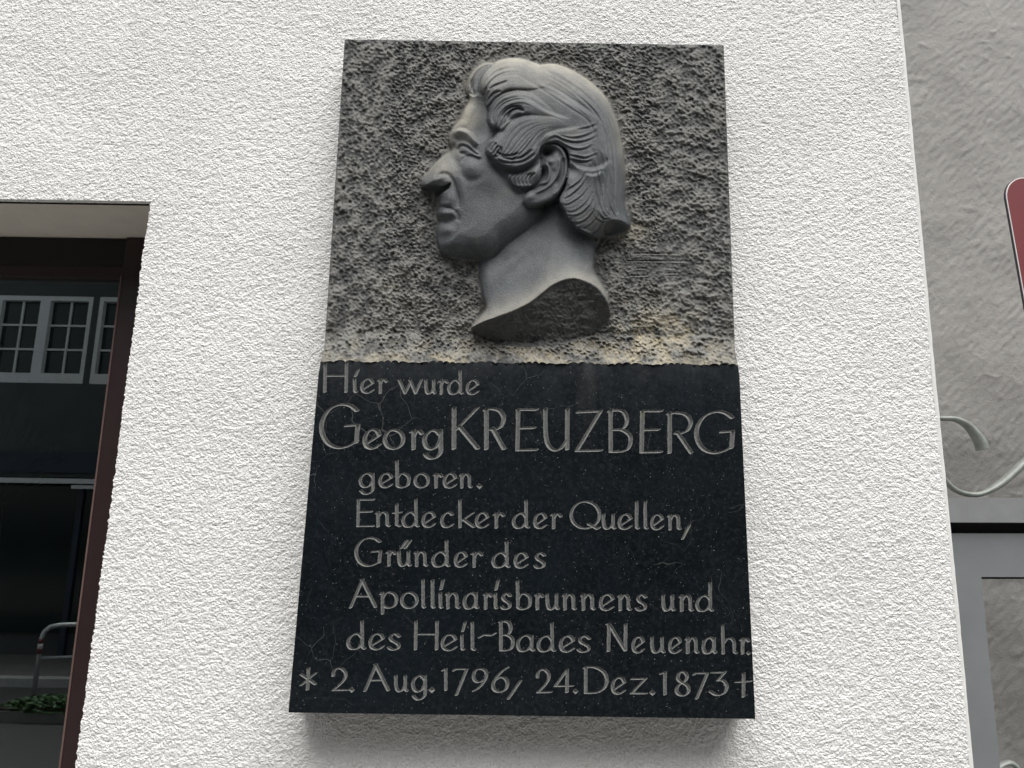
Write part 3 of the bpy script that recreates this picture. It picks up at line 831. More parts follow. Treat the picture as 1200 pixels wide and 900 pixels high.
def segdist(pts, X, Y, closed=False, want=False):
    """distance to a polyline; optionally signed side and parameter"""
    D = np.full(X.shape, 1e9); T_ = np.zeros(X.shape); SG = np.zeros(X.shape)
    m = len(pts); rngs = range(m if closed else m-1)
    for i in rngs:
        ax_, ay_ = pts[i]; bx, by = pts[(i+1) % m]
        dx, dy = bx-ax_, by-ay_; L2 = dx*dx+dy*dy + 1e-12
        t = np.clip(((X-ax_)*dx + (Y-ay_)*dy)/L2, 0, 1)
        ex, ey = X-(ax_+t*dx), Y-(ay_+t*dy)
        d = np.sqrt(ex*ex+ey*ey)
        w = d < D
        D = np.where(w, d, D)
        if want:
            T_ = np.where(w, (i+t)/(m-1), T_)
            SG = np.where(w, np.sign(dx*ey - dy*ex), SG)
    return (D, T_, SG) if want else D

def inside(pts, X, Y):
    c = np.zeros(X.shape, bool); m = len(pts)
    for i in range(m):
        x1, y1 = pts[i]; x2, y2 = pts[(i+1) % m]
        if y1 == y2: continue
        cond = ((y1 > Y) != (y2 > Y)) & (X < (x2-x1)*(Y-y1)/(y2-y1) + x1)
        c ^= cond
    return c

class Field:
    def __init__(s, X, Y): s.X = X; s.Y = Y; s.H = np.zeros(X.shape)
    def win(s, pts, pad):
        x0, y0 = pts.min(0)-pad; x1, y1 = pts.max(0)+pad
        m = (s.X > x0) & (s.X < x1) & (s.Y > y0) & (s.Y < y1)
        r = np.where(m.any(1))[0]; c = np.where(m.any(0))[0]
        if len(r) == 0 or len(c) == 0: return None
        return slice(r[0], r[-1]+1), slice(c[0], c[-1]+1)
    def blob(s, fr, cx, cy, rx, ry, amp, ang=0, mask=None):
        c = P(fr, [(cx, cy)])[0]; sc = FR[fr][2]; rx /= sc; ry /= sc
        w = s.win(np.array([c]), 3*max(rx, ry))
        X = s.X[w]-c[0]; Y = s.Y[w]-c[1]; a_ = math.radians(ang)
        u = X*math.cos(a_)+Y*math.sin(a_); v = -X*math.sin(a_)+Y*math.cos(a_)
        g = amp*np.exp(-((u/rx)**2+(v/ry)**2))
        if mask is not None: g = g*mask[w]
        s.H[w] += g
    def line(s, fr, pts, amp, width, taper=0.15, mask=None, raw=False):
        c = P(fr, pts) if not raw else np.asarray(pts); c = catmull(c, 6)
        w = s.win(c, width*3.2)
        if w is None: return
        D, t, _ = segdist(c, s.X[w], s.Y[w], want=True)
        tp = np.clip(np.minimum(t, 1-t)/max(taper, 1e-3), 0, 1)**0.7 if taper > 0 else 1.0
        g = amp*np.exp(-(D/width)**2)*tp
        if mask is not None: g = g*mask[w]
        s.H[w] += g
    def edge(s, fr, pts, amp, wl, wr, taper=0.2, mask=None, sharp=0.9):
        """rise to the curve on its left-hand side (drawn direction, y down), abrupt fall, recovery on the right"""
        c = catmull(P(fr, pts), 6)
        w = s.win(c, 3*max(wl, wr))
        D, t, sg = segdist(c, s.X[w], s.Y[w], want=True)
        tp = np.clip(np.minimum(t, 1-t)/max(taper, 1e-3), 0, 1)**0.7
        sd = -sg*D                         # positive on the left
        up_ = np.exp(-np.maximum(sd, 0)/wl); dn = -np.exp(-np.maximum(-sd, 0)/wr)
        k_ = 0.5*(1+np.tanh(sd/sharp))
        g = amp*0.5*(up_*k_ + dn*(1-k_))*tp
        if mask is not None: g = g*mask[w]
        s.H[w] += g

X, Y = PX, PY
Fd = Field(X, Y)

# ---- traced outlines
forehead = P('Z', [(520, 50), (478, 52), (445, 72), (415, 108), (400, 145), (398, 178), (412, 200), (408, 225), (385, 262), (368, 300), (345, 333), (330, 356), (324, 380), (326, 405), (334, 428), (322, 446), (300, 460), (265, 489), (237, 523), (207, 556), (199, 580), (202, 600), (214, 611), (234, 614), (254, 616), (270, 622), (277, 638), (278, 662), (276, 690), (271, 705), (274, 728), (285, 744), (277, 760), (270, 778), (267, 812), (272, 846), (285, 873), (312, 893)])
chin_neck = P('N', [(100, 378), (150, 400), (210, 418), (262, 424), (300, 430), (303, 480), (313, 560), (328, 640), (343, 700), (320, 742), (290, 785), (268, 812)])
neck_end = P('N', [(268, 812), (330, 782), (400, 760), (480, 735), (560, 700), (620, 665), (680, 618), (740, 572), (800, 545), (860, 534), (920, 543), (970, 563), (1010, 592), (1040, 630), (1064, 668)])
nape_neck = P('U', [(1008, 612), (995, 545), (975, 498), (950, 455), (932, 420), (930, 370), (936, 300)])
hair_back = P('Z', [(985, 826), (1020, 818), (1058, 806), (1098, 792), (1119, 770), (1117, 745), (1104, 705), (1096, 660), (1097, 600), (1097, 540), (1094, 470), (1081, 400), (1071, 340), (1051, 280), (1026, 225), (990, 175), (932, 125), (870, 86), (812, 61), (770, 54), (722, 58), (700, 50), (642, 32), (590, 29), (546, 38)])
sil = np.concatenate([forehead, chin_neck[1:], neck_end[1:], nape_neck[1:], hair_back])
# smoothed closed silhouette
sil_s = catmull(sil, 4, True)
bb = Fd.win(sil, 30)
inS = np.zeros(X.shape, bool); inS[bb] = inside(sil_s, X[bb], Y[bb])
dS = np.zeros(X.shape); dS[bb] = segdist(sil_s, X[bb], Y[bb], True)
# rough cut under the neck
under_low = P('U', [(320, 722), (360, 752), (420, 778), (500, 795), (600, 800), (700, 790), (800, 775), (900, 748), (965, 710), (1008, 655)])
under_poly = np.concatenate([neck_end, under_low[::-1]])
inU = np.zeros(X.shape, bool); inU[bb] = inside(catmull(under_poly, 4, True), X[bb], Y[bb]) & ~inS[bb]

# face area: profile, chin, jaw line
jaw = P('N', [(300, 428), (345, 415), (400, 398), (440, 368), (490, 318), (540, 282), (590, 245), (620, 215), (650, 180), (668, 150), (690, 110)])
jaw2 = P('Z', [(700, 640), (760, 600), (820, 480), (800, 300), (640, 150), (500, 120)])
face_poly = np.concatenate([forehead, chin_neck[1:5], jaw, jaw2])
inF = np.zeros(X.shape, bool); inF[bb] = inside(face_poly, X[bb], Y[bb])
jawline = np.concatenate([P('Z', [(270, 790), (272, 846), (285, 873), (312, 893)]), chin_neck[1:5], jaw])
dJ = np.full(X.shape, 99.0); dJ[bb] = segdist(catmull(jawline, 4), X[bb], Y[bb])
hair_poly = np.concatenate([hair_back, P('Z', [(520, 58), (480, 95), (462, 130), (455, 175), (478, 186), (481, 205), (486, 240), (497, 262), (492, 300), (508, 330), (548, 346), (535, 358), (515, 385), (500, 392), (484, 430), (492, 455), (515, 472), (535, 492), (560, 508), (580, 530), (582, 560), (598, 582), (632, 602), (662, 600), (700, 588), (735, 540), (735, 470), (750, 412), (800, 408), (840, 440), (850, 500), (835, 590), (812, 632), (806, 660), (828, 700), (845, 738), (872, 765), (905, 790), (950, 812)])])
hp_s = catmull(hair_poly, 4, True)
inH = np.zeros(X.shape, bool); inH[bb] = inside(hp_s, X[bb], Y[bb]) & inS[bb]
dH = np.full(X.shape, 0.0); dH[bb] = segdist(hp_s, X[bb], Y[bb], True)
ear_poly = P('Z', [(722, 440), (738, 414), (772, 401), (808, 410), (836, 440), (848, 490), (845, 545), (828, 595), (800, 640), (765, 662), (725, 676), (690, 684), (662, 680), (649, 662), (652, 636), (672, 606), (700, 590), (722, 570), (730, 530), (724, 480)])
ep_s = catmull(ear_poly, 4, True)
inE = np.zeros(X.shape, bool); inE[bb] = inside(ep_s, X[bb], Y[bb])
dE = np.zeros(X.shape); dE[bb] = segdist(ep_s, X[bb], Y[bb], True)
inH &= ~inE

def dome(d, R, H_, p=2.0):
    u = np.clip(d/R, 0, 1)
    return H_*np.power(1-np.power(1-u, p), 1/p)

# neck: a column lit from above, flaring to its cut end
neck_l = catmull(P('N', [(262, 424), (300, 430), (303, 480), (313, 560), (328, 640), (343, 700), (320, 742), (290, 785), (268, 812)]), 4)
neck_r = catmull(np.concatenate([nape_neck, P('U', [(930, 240), (900, 200)])]), 4)
dNl = np.full(X.shape, 50.0); dNl[bb] = segdist(neck_l, X[bb], Y[bb])
dNr = np.full(X.shape, 50.0); dNr[bb] = segdist(neck_r, X[bb], Y[bb])
dNe = np.full(X.shape, 99.0); dNe[bb] = segdist(catmull(neck_end, 4), X[bb], Y[bb])
neck = dome(np.minimum(dNl, dNr), 34, 17) + 18*np.exp(-(dNe/25.0)**1.3)
neck = neck + dome(dNr, 60, 3) - 8*np.exp(-(dJ/19.0)**1.4)
face = 13 + dome(dS, 62, 19, 2.2)
face = np.where(dS < 14, np.minimum(face, dome(dS, 14, 24, 2.2)+1.5), face)
jj = dome(dJ, 27, 1.0, 1.15)*0.75 + dome(dJ, 34, 1.0, 2.0)*0.25
face_j = np.minimum(neck, face) + (face - np.minimum(neck, face))*jj
headm = np.where(inF, face_j, neck)
# hair mass
hair_b = 6 + dome(dS, 66, 30, 2.1) + dome(dH, 9, 4.5, 2.0)
tuft = inS & ~inH & (Y < P('Z', [(0, 190)])[0, 1]) & (X < P('Z', [(500, 0)])[0, 0]) & (Y < P('Z', [(0, 176)])[0, 1] + 0*X)
base = np.where(inH, hair_b, headm)
Fd.H = base.copy()
face_mask = (inF & ~inH & ~inE).astype(float)
neck_mask = (inS & ~inF & ~inH & ~inE).astype(float)
hair_mask = inH.astype(float)

# forehead tuft behind the first lock
tf = catmull(P('Z', [(520, 50), (478, 52), (445, 72), (415, 108), (400, 145), (398, 178), (430, 196), (455, 182), (480, 130), (530, 70)]), 4, True)
tm = np.zeros(X.shape, bool); tm[bb] = inside(tf, X[bb], Y[bb]) & ~inH[bb]
dT = segdist(tf, X[bb], Y[bb], True)
H_t = np.zeros(X.shape); H_t[bb] = 3.0 + dome(dS[bb], 16, 10)
Fd.H = np.where(tm, np.minimum(H_t, 13), Fd.H)
tmf = tm.astype(float)
for q in range(7):
    o_ = q*9.0
    Fd.line('Z', [(512-o_*0.25, 56+o_*0.4), (470-o_*0.3, 72+o_*1.0), (436-o_*0.2, 104+o_*1.1), (414+o_*0.3, 150+o_*0.6)], -2.2, 0.9, 0.1, tmf)

m_ = face_mask
# brow and socket
Fd.edge('Z', [(326, 372), (340, 350), (370, 343), (402, 352), (432, 378), (456, 408)][::-1], 11, 8, 19, 0.22, m_)
Fd.blob('Z', 376, 388, 38, 24, -5.5, 25, m_)
Fd.blob('Z', 352, 420, 18, 22, -3.5, 0, m_)
Fd.blob('Z', 425, 425, 30, 14, -2.6, 40, m_)
Fd.blob('Z', 372, 322, 30, 16, 1.6, -20, m_)
# lids and eyeball
Fd.line('Z', [(358, 430), (362, 410), (382, 402), (408, 412), (432, 434), (452, 452)], 2.6, 1.5, 0.12, m_)
Fd.line('Z', [(366, 440), (370, 424), (388, 417), (412, 430), (436, 448), (456, 460)], -2.4, 1.1, 0.1, m_)
Fd.line('Z', [(370, 444), (376, 430), (392, 425), (414, 438), (438, 456), (462, 464)], 2.8, 1.2, 0.1, m_)
Fd.edge('Z', [(366, 446), (380, 434), (395, 431), (415, 443), (440, 458)][::-1], 3.6, 2.0, 5.0, 0.1, m_)
Fd.blob('Z', 384, 449, 17, 8, -3.2, 20, m_)
# bag under the eye
Fd.edge('Z', [(372, 486), (384, 466), (408, 456), (436, 458), (468, 476)], 3.2, 11, 3.0, 0.15, m_)
Fd.blob('Z', 418, 508, 42, 40, 4.6, 20, m_)
Fd.line('Z', [(374, 500), (380, 540), (410, 566), (450, 562), (484, 530)], -1.3, 4.0, 0.3, m_)
# nose
Fd.line('Z', [(342, 448), (352, 480), (360, 520)], -1.6, 5.5, 0.3, m_)
Fd.blob('Z', 262, 556, 54, 22, 1.4, -42, m_)
Fd.blob('Z', 316, 572, 20, 12, 1.5, -12, m_)
Fd.edge('Z', [(226, 588), (255, 586), (286, 591), (308, 589)][::-1], 3.0, 5, 3, 0.3, m_)
Fd.line('Z', [(262, 556), (285, 541), (312, 540), (332, 556), (339, 580)], -2.0, 2.3, 0.3, m_)
Fd.line('Z', [(330, 548), (346, 580), (356, 615), (365, 650), (364, 690)], -2.8, 1.9, 0.3, m_)
Fd.blob('Z', 380, 600, 14, 50, 1.8, -8, m_)
# lips and chin
Fd.blob('Z', 322, 645, 26, 34, 3.4, 0, m_)
Fd.blob('Z', 300, 670, 22, 10, 1.6, 0, m_)
Fd.line('Z', [(276, 690), (288, 685), (304, 685), (328, 690), (350, 704)], -3.4, 1.3, 0.25, m_)
Fd.edge('Z', [(280, 684), (300, 681), (330, 686), (348, 696)][::-1], 2.0, 4, 3, 0.3, m_)
Fd.blob('Z', 308, 712, 32, 15, 4.0, 5, m_)
Fd.line('Z', [(282, 745), (305, 748), (332, 742), (350, 728)], -2.2, 3.2, 0.3, m_)
Fd.line('Z', [(352, 700), (362, 722), (362, 748)], -2.0, 2.2, 0.2, m_)
Fd.blob('Z', 305, 785, 42, 26, 5.0, -10, m_)
Fd.blob('Z', 330, 850, 60, 28, 2.5, 0, m_)
# cheek and temple
Fd.blob('Z', 505, 560, 75, 55, 2.2, 20, m_)
Fd.blob('Z', 470, 640, 60, 60, -1.6, 0, m_)
Fd.line('Z', [(468, 205), (452, 250), (438, 300), (440, 340), (455, 385)], -2.6, 9, 0.2, m_)
Fd.blob('Z', 410, 265, 24, 50, 1.8, 25, m_)
Fd.blob('Z', 500, 425, 16, 40, -1.5, 0, m_)
Fd.line('Z', [(520, 500), (560, 545), (590, 600), (640, 620)], -2.0, 5, 0.2, m_)
# neck sinews
Fd.edge('N', [(395, 425), (430, 375), (480, 330), (530, 290), (585, 250)][::-1], 2.6, 9, 4, 0.5, neck_mask)
Fd.edge('N', [(400, 515), (440, 465), (480, 428), (530, 392)][::-1], 2.2, 7, 5, 0.5, neck_mask)
Fd.blob('N', 350, 520, 28, 90, 1.6, -5, neck_mask)
Fd.line('N', [(380, 700), (420, 600), (500, 500), (620, 380)], -1.8, 6, 0.2, neck_mask)
Fd.blob('N', 640, 470, 60, 130, 2.4, 45, neck_mask)
Fd.line('N', [(770, 200), (830, 300), (900, 370), (960, 450)], -2.4, 7, 0.2, neck_mask)

# hair locks -------------------------------------------------------
def lock(fr, pts, lift, R, mask=inH, decay=None):
    c = catmull(P(fr, pts), 5, True); w = Fd.win(c, 3)
    i_ = inside(c, X[w], Y[w]) & mask[w]; d = segdist(c, X[w], Y[w], True)
    g = dome(d, R, lift)
    if decay is not None:                      # fade the step out towards a point
        p = P(fr, [decay[:2]])[0]; rr_ = decay[2]/FR[fr][2]
        q = np.hypot(X[w]-p[0], Y[w]-p[1])
        g = g*np.clip(q/rr_, 0, 1)
    Fd.H[w] += np.where(i_, g, 0)
def strands(fr, A, B, nn, amp, width, jitter=0.35, seed=0, inner=0.03, mask=hair_mask, taper=0.18):
    r = np.random.default_rng(seed)
    A = catmull(P(fr, A), 6); B = catmull(P(fr, B), 6)
    ta = np.linspace(0, 1, 26)
    ra = lambda C: np.stack([np.interp(ta, np.linspace(0, 1, len(C)), C[:, k_]) for k_ in (0, 1)], 1)
    A, B = ra(A), ra(B)
    for q in range(nn):
        t = inner + (1-2*inner)*(q+0.5)/nn + r.normal()*jitter/nn*0.5
        t0, t1 = t, t + r.normal()*jitter/nn*0.6
        tt = np.linspace(t0, t1, 26)[:, None]
        C = A*(1-tt)+B*tt
        s0 = r.uniform(0, 0.22); s1 = r.uniform(0.86, 1.0)
        k0, k1 = int(s0*25), max(int(s1*25), int(s0*25)+6)
        C = C[k0:k1+1]
        aw = amp*r.uniform(0.25, 1.35); width_ = width*r.uniform(0.75, 1.45)
        w = Fd.win(C, width*4)
        if w is None: continue
        D, tp_, sg = segdist(C, X[w], Y[w], want=True)
        tp = np.clip(np.minimum(tp_/0.45, (1-tp_)/0.08), 0, 1)
        g = -aw*np.exp(-(D/width_)**2)*tp + aw*0.35*np.exp(-((D-width_*1.7)/(width_*1.1))**2)*tp
        Fd.H[w] += g*mask[w]
# crest lock 1
lock('H', [(245, 555), (232, 440), (200, 330), (225, 240), (300, 150), (400, 92), (520, 72), (660, 105), (860, 190), (900, 330), (760, 380), (600, 390), (470, 400), (380, 450), (300, 530)], 5.5, 7, decay=(880, 300, 330))
strands('H', [(820, 200), (680, 110), (520, 78), (380, 110), (270, 190), (215, 290), (235, 420)], [(640, 360), (520, 330), (420, 350), (340, 390), (285, 450), (262, 500), (252, 548)], 11, 2.0, 0.8, seed=1)
Fd.line('H', [(470, 300), (400, 330), (330, 350), (280, 385)], -2.4, 1.2, 0.2, hair_mask)
Fd.line('H', [(400, 400), (330, 425), (280, 480), (255, 540)], -3.2, 1.4, 0.15, hair_mask)
# crest lock 2
lock('H', [(300, 760), (268, 680), (290, 560), (370, 460), (490, 405), (600, 395), (720, 430), (860, 540), (960, 640), (820, 650), (640, 640), (540, 670), (465, 740), (405, 800)], 6.0, 8, decay=(960, 640, 420))
strands('H', [(880, 590), (760, 480), (640, 410), (500, 415), (380, 470), (300, 570), (285, 680), (310, 760)], [(760, 640), (640, 605), (560, 620), (500, 650), (460, 700), (430, 750), (405, 790)], 10, 2.3, 0.85, seed=2)
Fd.line('H', [(640, 600), (560, 580), (500, 610), (462, 680)], -4.5, 1.5, 0.15, hair_mask)
Fd.line('H', [(620, 560), (520, 560), (450, 600), (415, 680)], -2.6, 1.2, 0.15, hair_mask)
# big temple lock 3
lock('Z', [(492, 456), (484, 430), (500, 394), (530, 362), (560, 325), (600, 298), (655, 282), (720, 282), (800, 296), (860, 330), (820, 345), (770, 360), (735, 395), (722, 440), (700, 478), (665, 500), (620, 514), (575, 510), (535, 492)], 7.5, 9, decay=(870, 320, 420))
strands('Z', [(800, 300), (700, 292), (625, 306), (575, 345), (555, 395), (545, 430), (535, 470)], [(790, 350), (745, 378), (728, 425), (705, 465), (660, 492), (610, 506), (560, 500)], 9, 1.3, 0.85, seed=3)
Fd.line('Z', [(545, 460), (575, 472), (610, 474), (650, 462), (690, 432)], -3.4, 1.2, 0.12, hair_mask)
Fd.line('Z', [(540, 478), (575, 490), (620, 490), (660, 478), (700, 450)], -3.2, 1.2, 0.12, hair_mask)
Fd.line('Z', [(530, 440), (555, 456), (590, 460), (630, 448)], -3.0, 1.1, 0.12, hair_mask)
Fd.line('Z', [(548, 418), (552, 440), (540, 460), (518, 466)], -3.0, 1.2, 0.12, hair_mask)
for pts in ([(520, 398), (505, 412), (494, 430)], [(532, 402), (516, 420), (506, 440)], [(540, 415), (528, 432), (516, 452)], [(545, 430), (535, 448), (524, 462)]):
    Fd.line('Z', pts, -3.2, 1.0, 0.15, hair_mask)
# sideburn curls
for q in range(6):
    x0 = 592+q*17
    Fd.line('Z', [(x0+24, 535), (x0+8, 548), (x0, 566), (x0+4, 588)], -3.8, 1.0, 0.15, hair_mask)
for q_ in range(26):      # loose fine hairs over the crown, along the combing
    t_ = random.random(); s_ = random.uniform(0, 0.5)
    A_ = np.array([(660, 60), (790, 95), (900, 170), (985, 260), (1030, 380), (1050, 520)], float); B_ = np.array([(620, 110), (720, 170), (830, 240), (930, 310), (985, 400), (1000, 520)], float)
    C_ = A_*(1-t_)+B_*t_; k0_ = random.randint(0, 2)
    Fd.line('Z', C_[k0_:k0_+random.randint(3, 4)], random.choice((-0.7, 0.6, -1.0)), random.uniform(0.7, 1.3), 0.5, hair_mask)
Fd.line('Z', [(560, 520), (610, 530), (660, 520), (705, 490), (728, 455)], -7.0, 3.0, 0.12, hair_mask)
Fd.blob('Z', 690, 545, 18, 26, -3.0, 30, hair_mask)
# crown: long shallow combing and two deeper partings
strands('Z', [(650, 38), (760, 62), (880, 105), (975, 175), (1040, 275), (1070, 390), (1085, 500), (1085, 640), (1105, 740)], [(760, 270), (850, 280), (930, 320), (965, 400), (980, 480), (985, 560), (975, 640), (970, 720), (985, 790)], 10, 0.5, 1.4, seed=4, jitter=1.0)
strands('Z', [(650, 38), (760, 62), (880, 105), (975, 175), (1040, 275), (1070, 390)], [(640, 130), (740, 150), (840, 200), (930, 270), (985, 340), (1010, 420)], 8, 0.5, 0.9, seed=14, jitter=1.0)
Fd.edge('H', [(760, 300), (880, 355), (1020, 430), (1150, 520), (1280, 600), (1400, 680)], -5.0, 5, 9, 0.3, hair_mask, 1.6)
Fd.edge('H', [(560, 440), (700, 500), (840, 590), (960, 640), (1100, 680)], -4.2, 4, 7, 0.3, hair_mask, 1.4)
Fd.edge('Z', [(700, 55), (740, 62), (790, 80), (850, 120), (900, 160)], -3.4, 4, 6, 0.3, hair_mask, 1.2)
Fd.edge('Z', [(745, 170), (800, 195), (870, 235), (950, 280), (1000, 320)], -2.8, 5, 7, 0.3, hair_mask, 1.3)
strands('Z', [(960, 330), (1015, 420), (1042, 540), (1066, 690)], [(930, 505), (955, 560), (972, 640), (988, 740)], 9, 0.8, 1.0, seed=24, jitter=0.9)
# sweep over the ear to the back
Fd.edge('E', [(290, 200), (290, 140), (340, 70), (440, 30), (560, 10), (700, -10)], -4.5, 5, 9, 0.3, hair_mask, 1.5)
for pts, amp in (([(330, 120), (430, 70), (520, 105), (640, 128), (760, 108), (860, 60)], 3.2),
                 ([(350, 150), (450, 120), (540, 165), (640, 200), (740, 190), (810, 150)], 3.4),
                 ([(560, 255), (640, 268), (740, 285), (850, 240)], 3.0),
                 ([(565, 290), (640, 312), (740, 322), (810, 300)], 3.4),
                 ([(480, 60), (600, 85), (740, 60), (860, 0)], 2.2),
                 ([(640, 0), (760, -20), (860, -60)], 2.0)):
    Fd.line('E', pts, amp*0.6, 1.0, 0.5, hair_mask)
    Fd.line('E', [(x+4, y+20) for x, y in pts], -amp*0.5, 1.2, 0.5, hair_mask)
Fd.edge('E', [(590, 330), (660, 385), (740, 410), (830, 412), (920, 380), (980, 320)][::-1], 7, 9, 16, 0.2, hair_mask, 1.5)
Fd.edge('E', [(740, 450), (790, 472), (850, 465), (910, 430)][::-1], 4, 6, 10, 0.2, hair_mask, 1.2)
Fd.blob('E', 600, 420, 70, 60, -6.0, 20, hair_mask)
# curls behind the ear and along the neck
for pts in ([(160, 385), (205, 335), (270, 290), (330, 240), (370, 160)], [(150, 430), (215, 400), (280, 350), (340, 290), (400, 200)], [(135, 465), (200, 478), (275, 440), (350, 380), (420, 290)],
            [(178, 530), (240, 548), (320, 510), (400, 430), (440, 340)], [(176, 572), (250, 587), (335, 560), (420, 480), (460, 390)], [(215, 640), (300, 655), (380, 620), (450, 540), (480, 450)],
            [(290, 700), (360, 705), (430, 660), (490, 590), (510, 500)], [(400, 760), (460, 750), (510, 700), (540, 620), (545, 530)], [(480, 790), (540, 775), (590, 710), (590, 620)],
            [(445, 545), (475, 605), (530, 642), (588, 638)], [(495, 530), (520, 580), (560, 615), (598, 612)], [(528, 500), (550, 560), (585, 600)],
            [(240, 690), (300, 700), (350, 685)], [(195, 600), (230, 612), (290, 600)]):
    ka = random.uniform(0.5, 1.15)
    Fd.line('K', pts, 1.5*ka, 0.9, 0.45, hair_mask)
    Fd.line('K', [(x+3, y+15) for x, y in pts], -1.7*ka, 1.05, 0.45, hair_mask)
strands('K', [(420, 250), (430, 350), (450, 450), (470, 540)], [(740, 200), (740, 400), (765, 520), (800, 640)], 13, 1.0, 1.1, seed=6, jitter=0.9)
strands('K', [(520, 420), (540, 500), (565, 560), (600, 620)], [(700, 420), (720, 520), (760, 600), (800, 660)], 7, 1.6, 0.9, seed=16, jitter=0.9)
# nape ends turn under
Fd.edge('K', [(180, 640), (300, 700), (400, 745), (480, 790)][::-1], 3, 9, 6, 0.15, hair_mask, 1.4)
# ear ---------------------------------------------------------------
em = inE.astype(float)
Fd.H = np.where(inE, 28 + dome(dE, 6, 7.5), Fd.H)
Fd.line('Z', [(736, 470), (730, 438), (748, 416), (776, 410), (806, 422), (830, 455), (837, 505), (830, 560), (808, 608), (784, 636)], 4.0, 2.4, 0.08, em)
Fd.line('E', [(470, 300), (478, 380), (450, 480), (395, 560), (320, 612), (230, 655)], 3.0, 1.1, 0.1, em)
Fd.line('E', [(520, 300), (520, 400), (490, 490), (430, 570)], -3.2, 2.4, 0.15, em)
Fd.line('E', [(430, 250), (440, 340), (420, 430)], 1.5, 3.0, 0.2, em)
Fd.line('E', [(330, 350), (366, 400), (372, 470), (348, 540), (280, 556), (180, 592)], 2.6, 1.3, 0.1, em)
Fd.blob('E', 345, 240, 62, 55, -13, 0, em)
Fd.blob('E', 310, 320, 30, 40, -4, 0, em)
Fd.blob('E', 300, 470, 50, 75, -9, 20, em)
Fd.blob('E', 250, 600, 80, 18, -2.5, -14, em)
Fd.blob('E', 385, 330, 35, 35, 3.0, 0, em)
Fd.blob('E', 180, 690, 70, 45, 3.0, -20, em)
# tragus and shadow gap in front of the ear
Fd.blob('E', 225, 460, 42, 62, 5.5, 20, (inS & ~inE).astype(float))
# darkening undercut round ear lobe
Fd.line('E', [(110, 745), (180, 780), (280, 795), (400, 750), (480, 690), (560, 560)], -5.0, 4.2, 0.3, (inS & ~inE).astype(float))

# undersides: nostrils and nape ends fall away towards the ground
def undercut(fr, top, poly, depth, width, mask, pw=0.8, floor=2.5):
    tc_ = catmull(P(fr, top), 5); pc_ = P(fr, poly); w = Fd.win(pc_, 2)
    i_ = inside(pc_, X[w], Y[w]) & mask[w]; d = segdist(tc_, X[w], Y[w])
    Fd.H[w] -= np.where(i_, np.minimum(depth*np.clip(d/width, 0, 1)**pw, Fd.H[w]-floor), 0)
nt_ = [(200, 592), (222, 590), (250, 587), (284, 592), (308, 590), (332, 578)]
undercut('Z', nt_, nt_ + [(322, 600), (300, 615), (284, 632), (276, 645), (255, 655), (215, 640), (190, 610)], 26, 3.6, face_mask > 0, 0.8, 0.5)
nn_ = [(1014, 752), (1046, 740), (1084, 742), (1122, 764)]
undercut('Z', nn_, nn_ + [(1125, 780), (1100, 800), (1058, 815), (1020, 825), (1000, 800)], 27, 17, inH, 1.25)
# soft fade at the silhouette so the relief springs from the ground
rise = np.where(dNe < 3.5, 1.0, np.clip(dS/1.6, 0, 1)**0.5)
Hr = np.where(inS, np.maximum(Fd.H, np.where(X < 520, 0.5, 2.0))*(0.35+0.65*rise), 0)

# underside of the neck
dUl = np.full(X.shape, 99.0); dUl[bb] = segdist(catmull(under_low, 4), X[bb], Y[bb])
vU = np.where(inU, dNe/(dNe+dUl+1e-6), 1.0)
cut = 35*(1-vU)**1.05

# ---- chiselled ground
TP = 1024
h2 = fft_noise(TP, TP, 5, 12, 32, 1.2, 0.6); h3 = fft_noise(TP, TP, 36, 110, 33); h5 = fft_noise(TP, TP, 2.5, 5, 35)
chis = np.full((TP, TP), 0.0)
stamp(chis, 13000, 4.2, 9.0, 2.1, lambda x, y: -0.55+0.75*np.clip((x-420)/250, -1, 1), 36, 'min', 0.55, 1.0)
chip = np.zeros((TP, TP))
stamp(chip, 16000, 3.0, 8.5, 2.0, lambda x, y: -0.65+0.85*np.clip((x-480)/250, -1, 1), 38, 'max', 0.4, 1.0)
u_ = (X-350)/PXS; v_ = Y/PXS
wob = sample(h3, u_, v_)
a2 = sample(h2, u_, v_); a5 = sample(h5, u_, v_)
pit = sample(chis, u_+wob*2.0+a2*0.25, v_-wob*1.5+a2*0.2)
chp = sample(chip, u_+a5*0.5, v_-wob*1.0)
a1 = pit*2+1
ground = 3.2*pit + 1.3*chp + 0.6*a2 + 0.3*a5 + 0.6*wob + 1.8
# tooled strip with the mason's mark
edgefade = np.clip(np.minimum(np.minimum(S, 1-S)*480, T*370)/3.0, 0, 1)
dist_head = np.where(inS | inU, 0, np.where(np.isfinite(dS), dS, 99)); dist_head[dist_head == 0] = np.where((inS | inU)[dist_head == 0], 0, 99)
near = np.exp(-dist_head/9.0)*(~(inS | inU))
ground *= (0.25+0.75*edgefade)*(1-0.5*near)
mark = Field(X, Y); mark.H = ground
flat = np.exp(-(((X-768)/42)**4 + ((Y-311)/20)**4))
ground = ground*(1-0.62*flat); mark.H = ground
FR['G'] = (700, 240, 5.0)
for seg in ([(220, 284), (460, 286)], [(172, 328), (525, 330)], [(232, 372), (285, 372)], [(192, 414), (292, 414)], [(285, 374), (292, 412)],
            [(405, 370), (455, 372)], [(400, 402), (462, 400)], [(458, 372), (466, 398)], [(405, 414), (480, 418)]):
    mark.line('G', seg, -1.5, 0.75, 0)
    mark.line('G', [(x, y+8) for x, y in seg], 0.9, 0.7, 0)
ground = mark.H
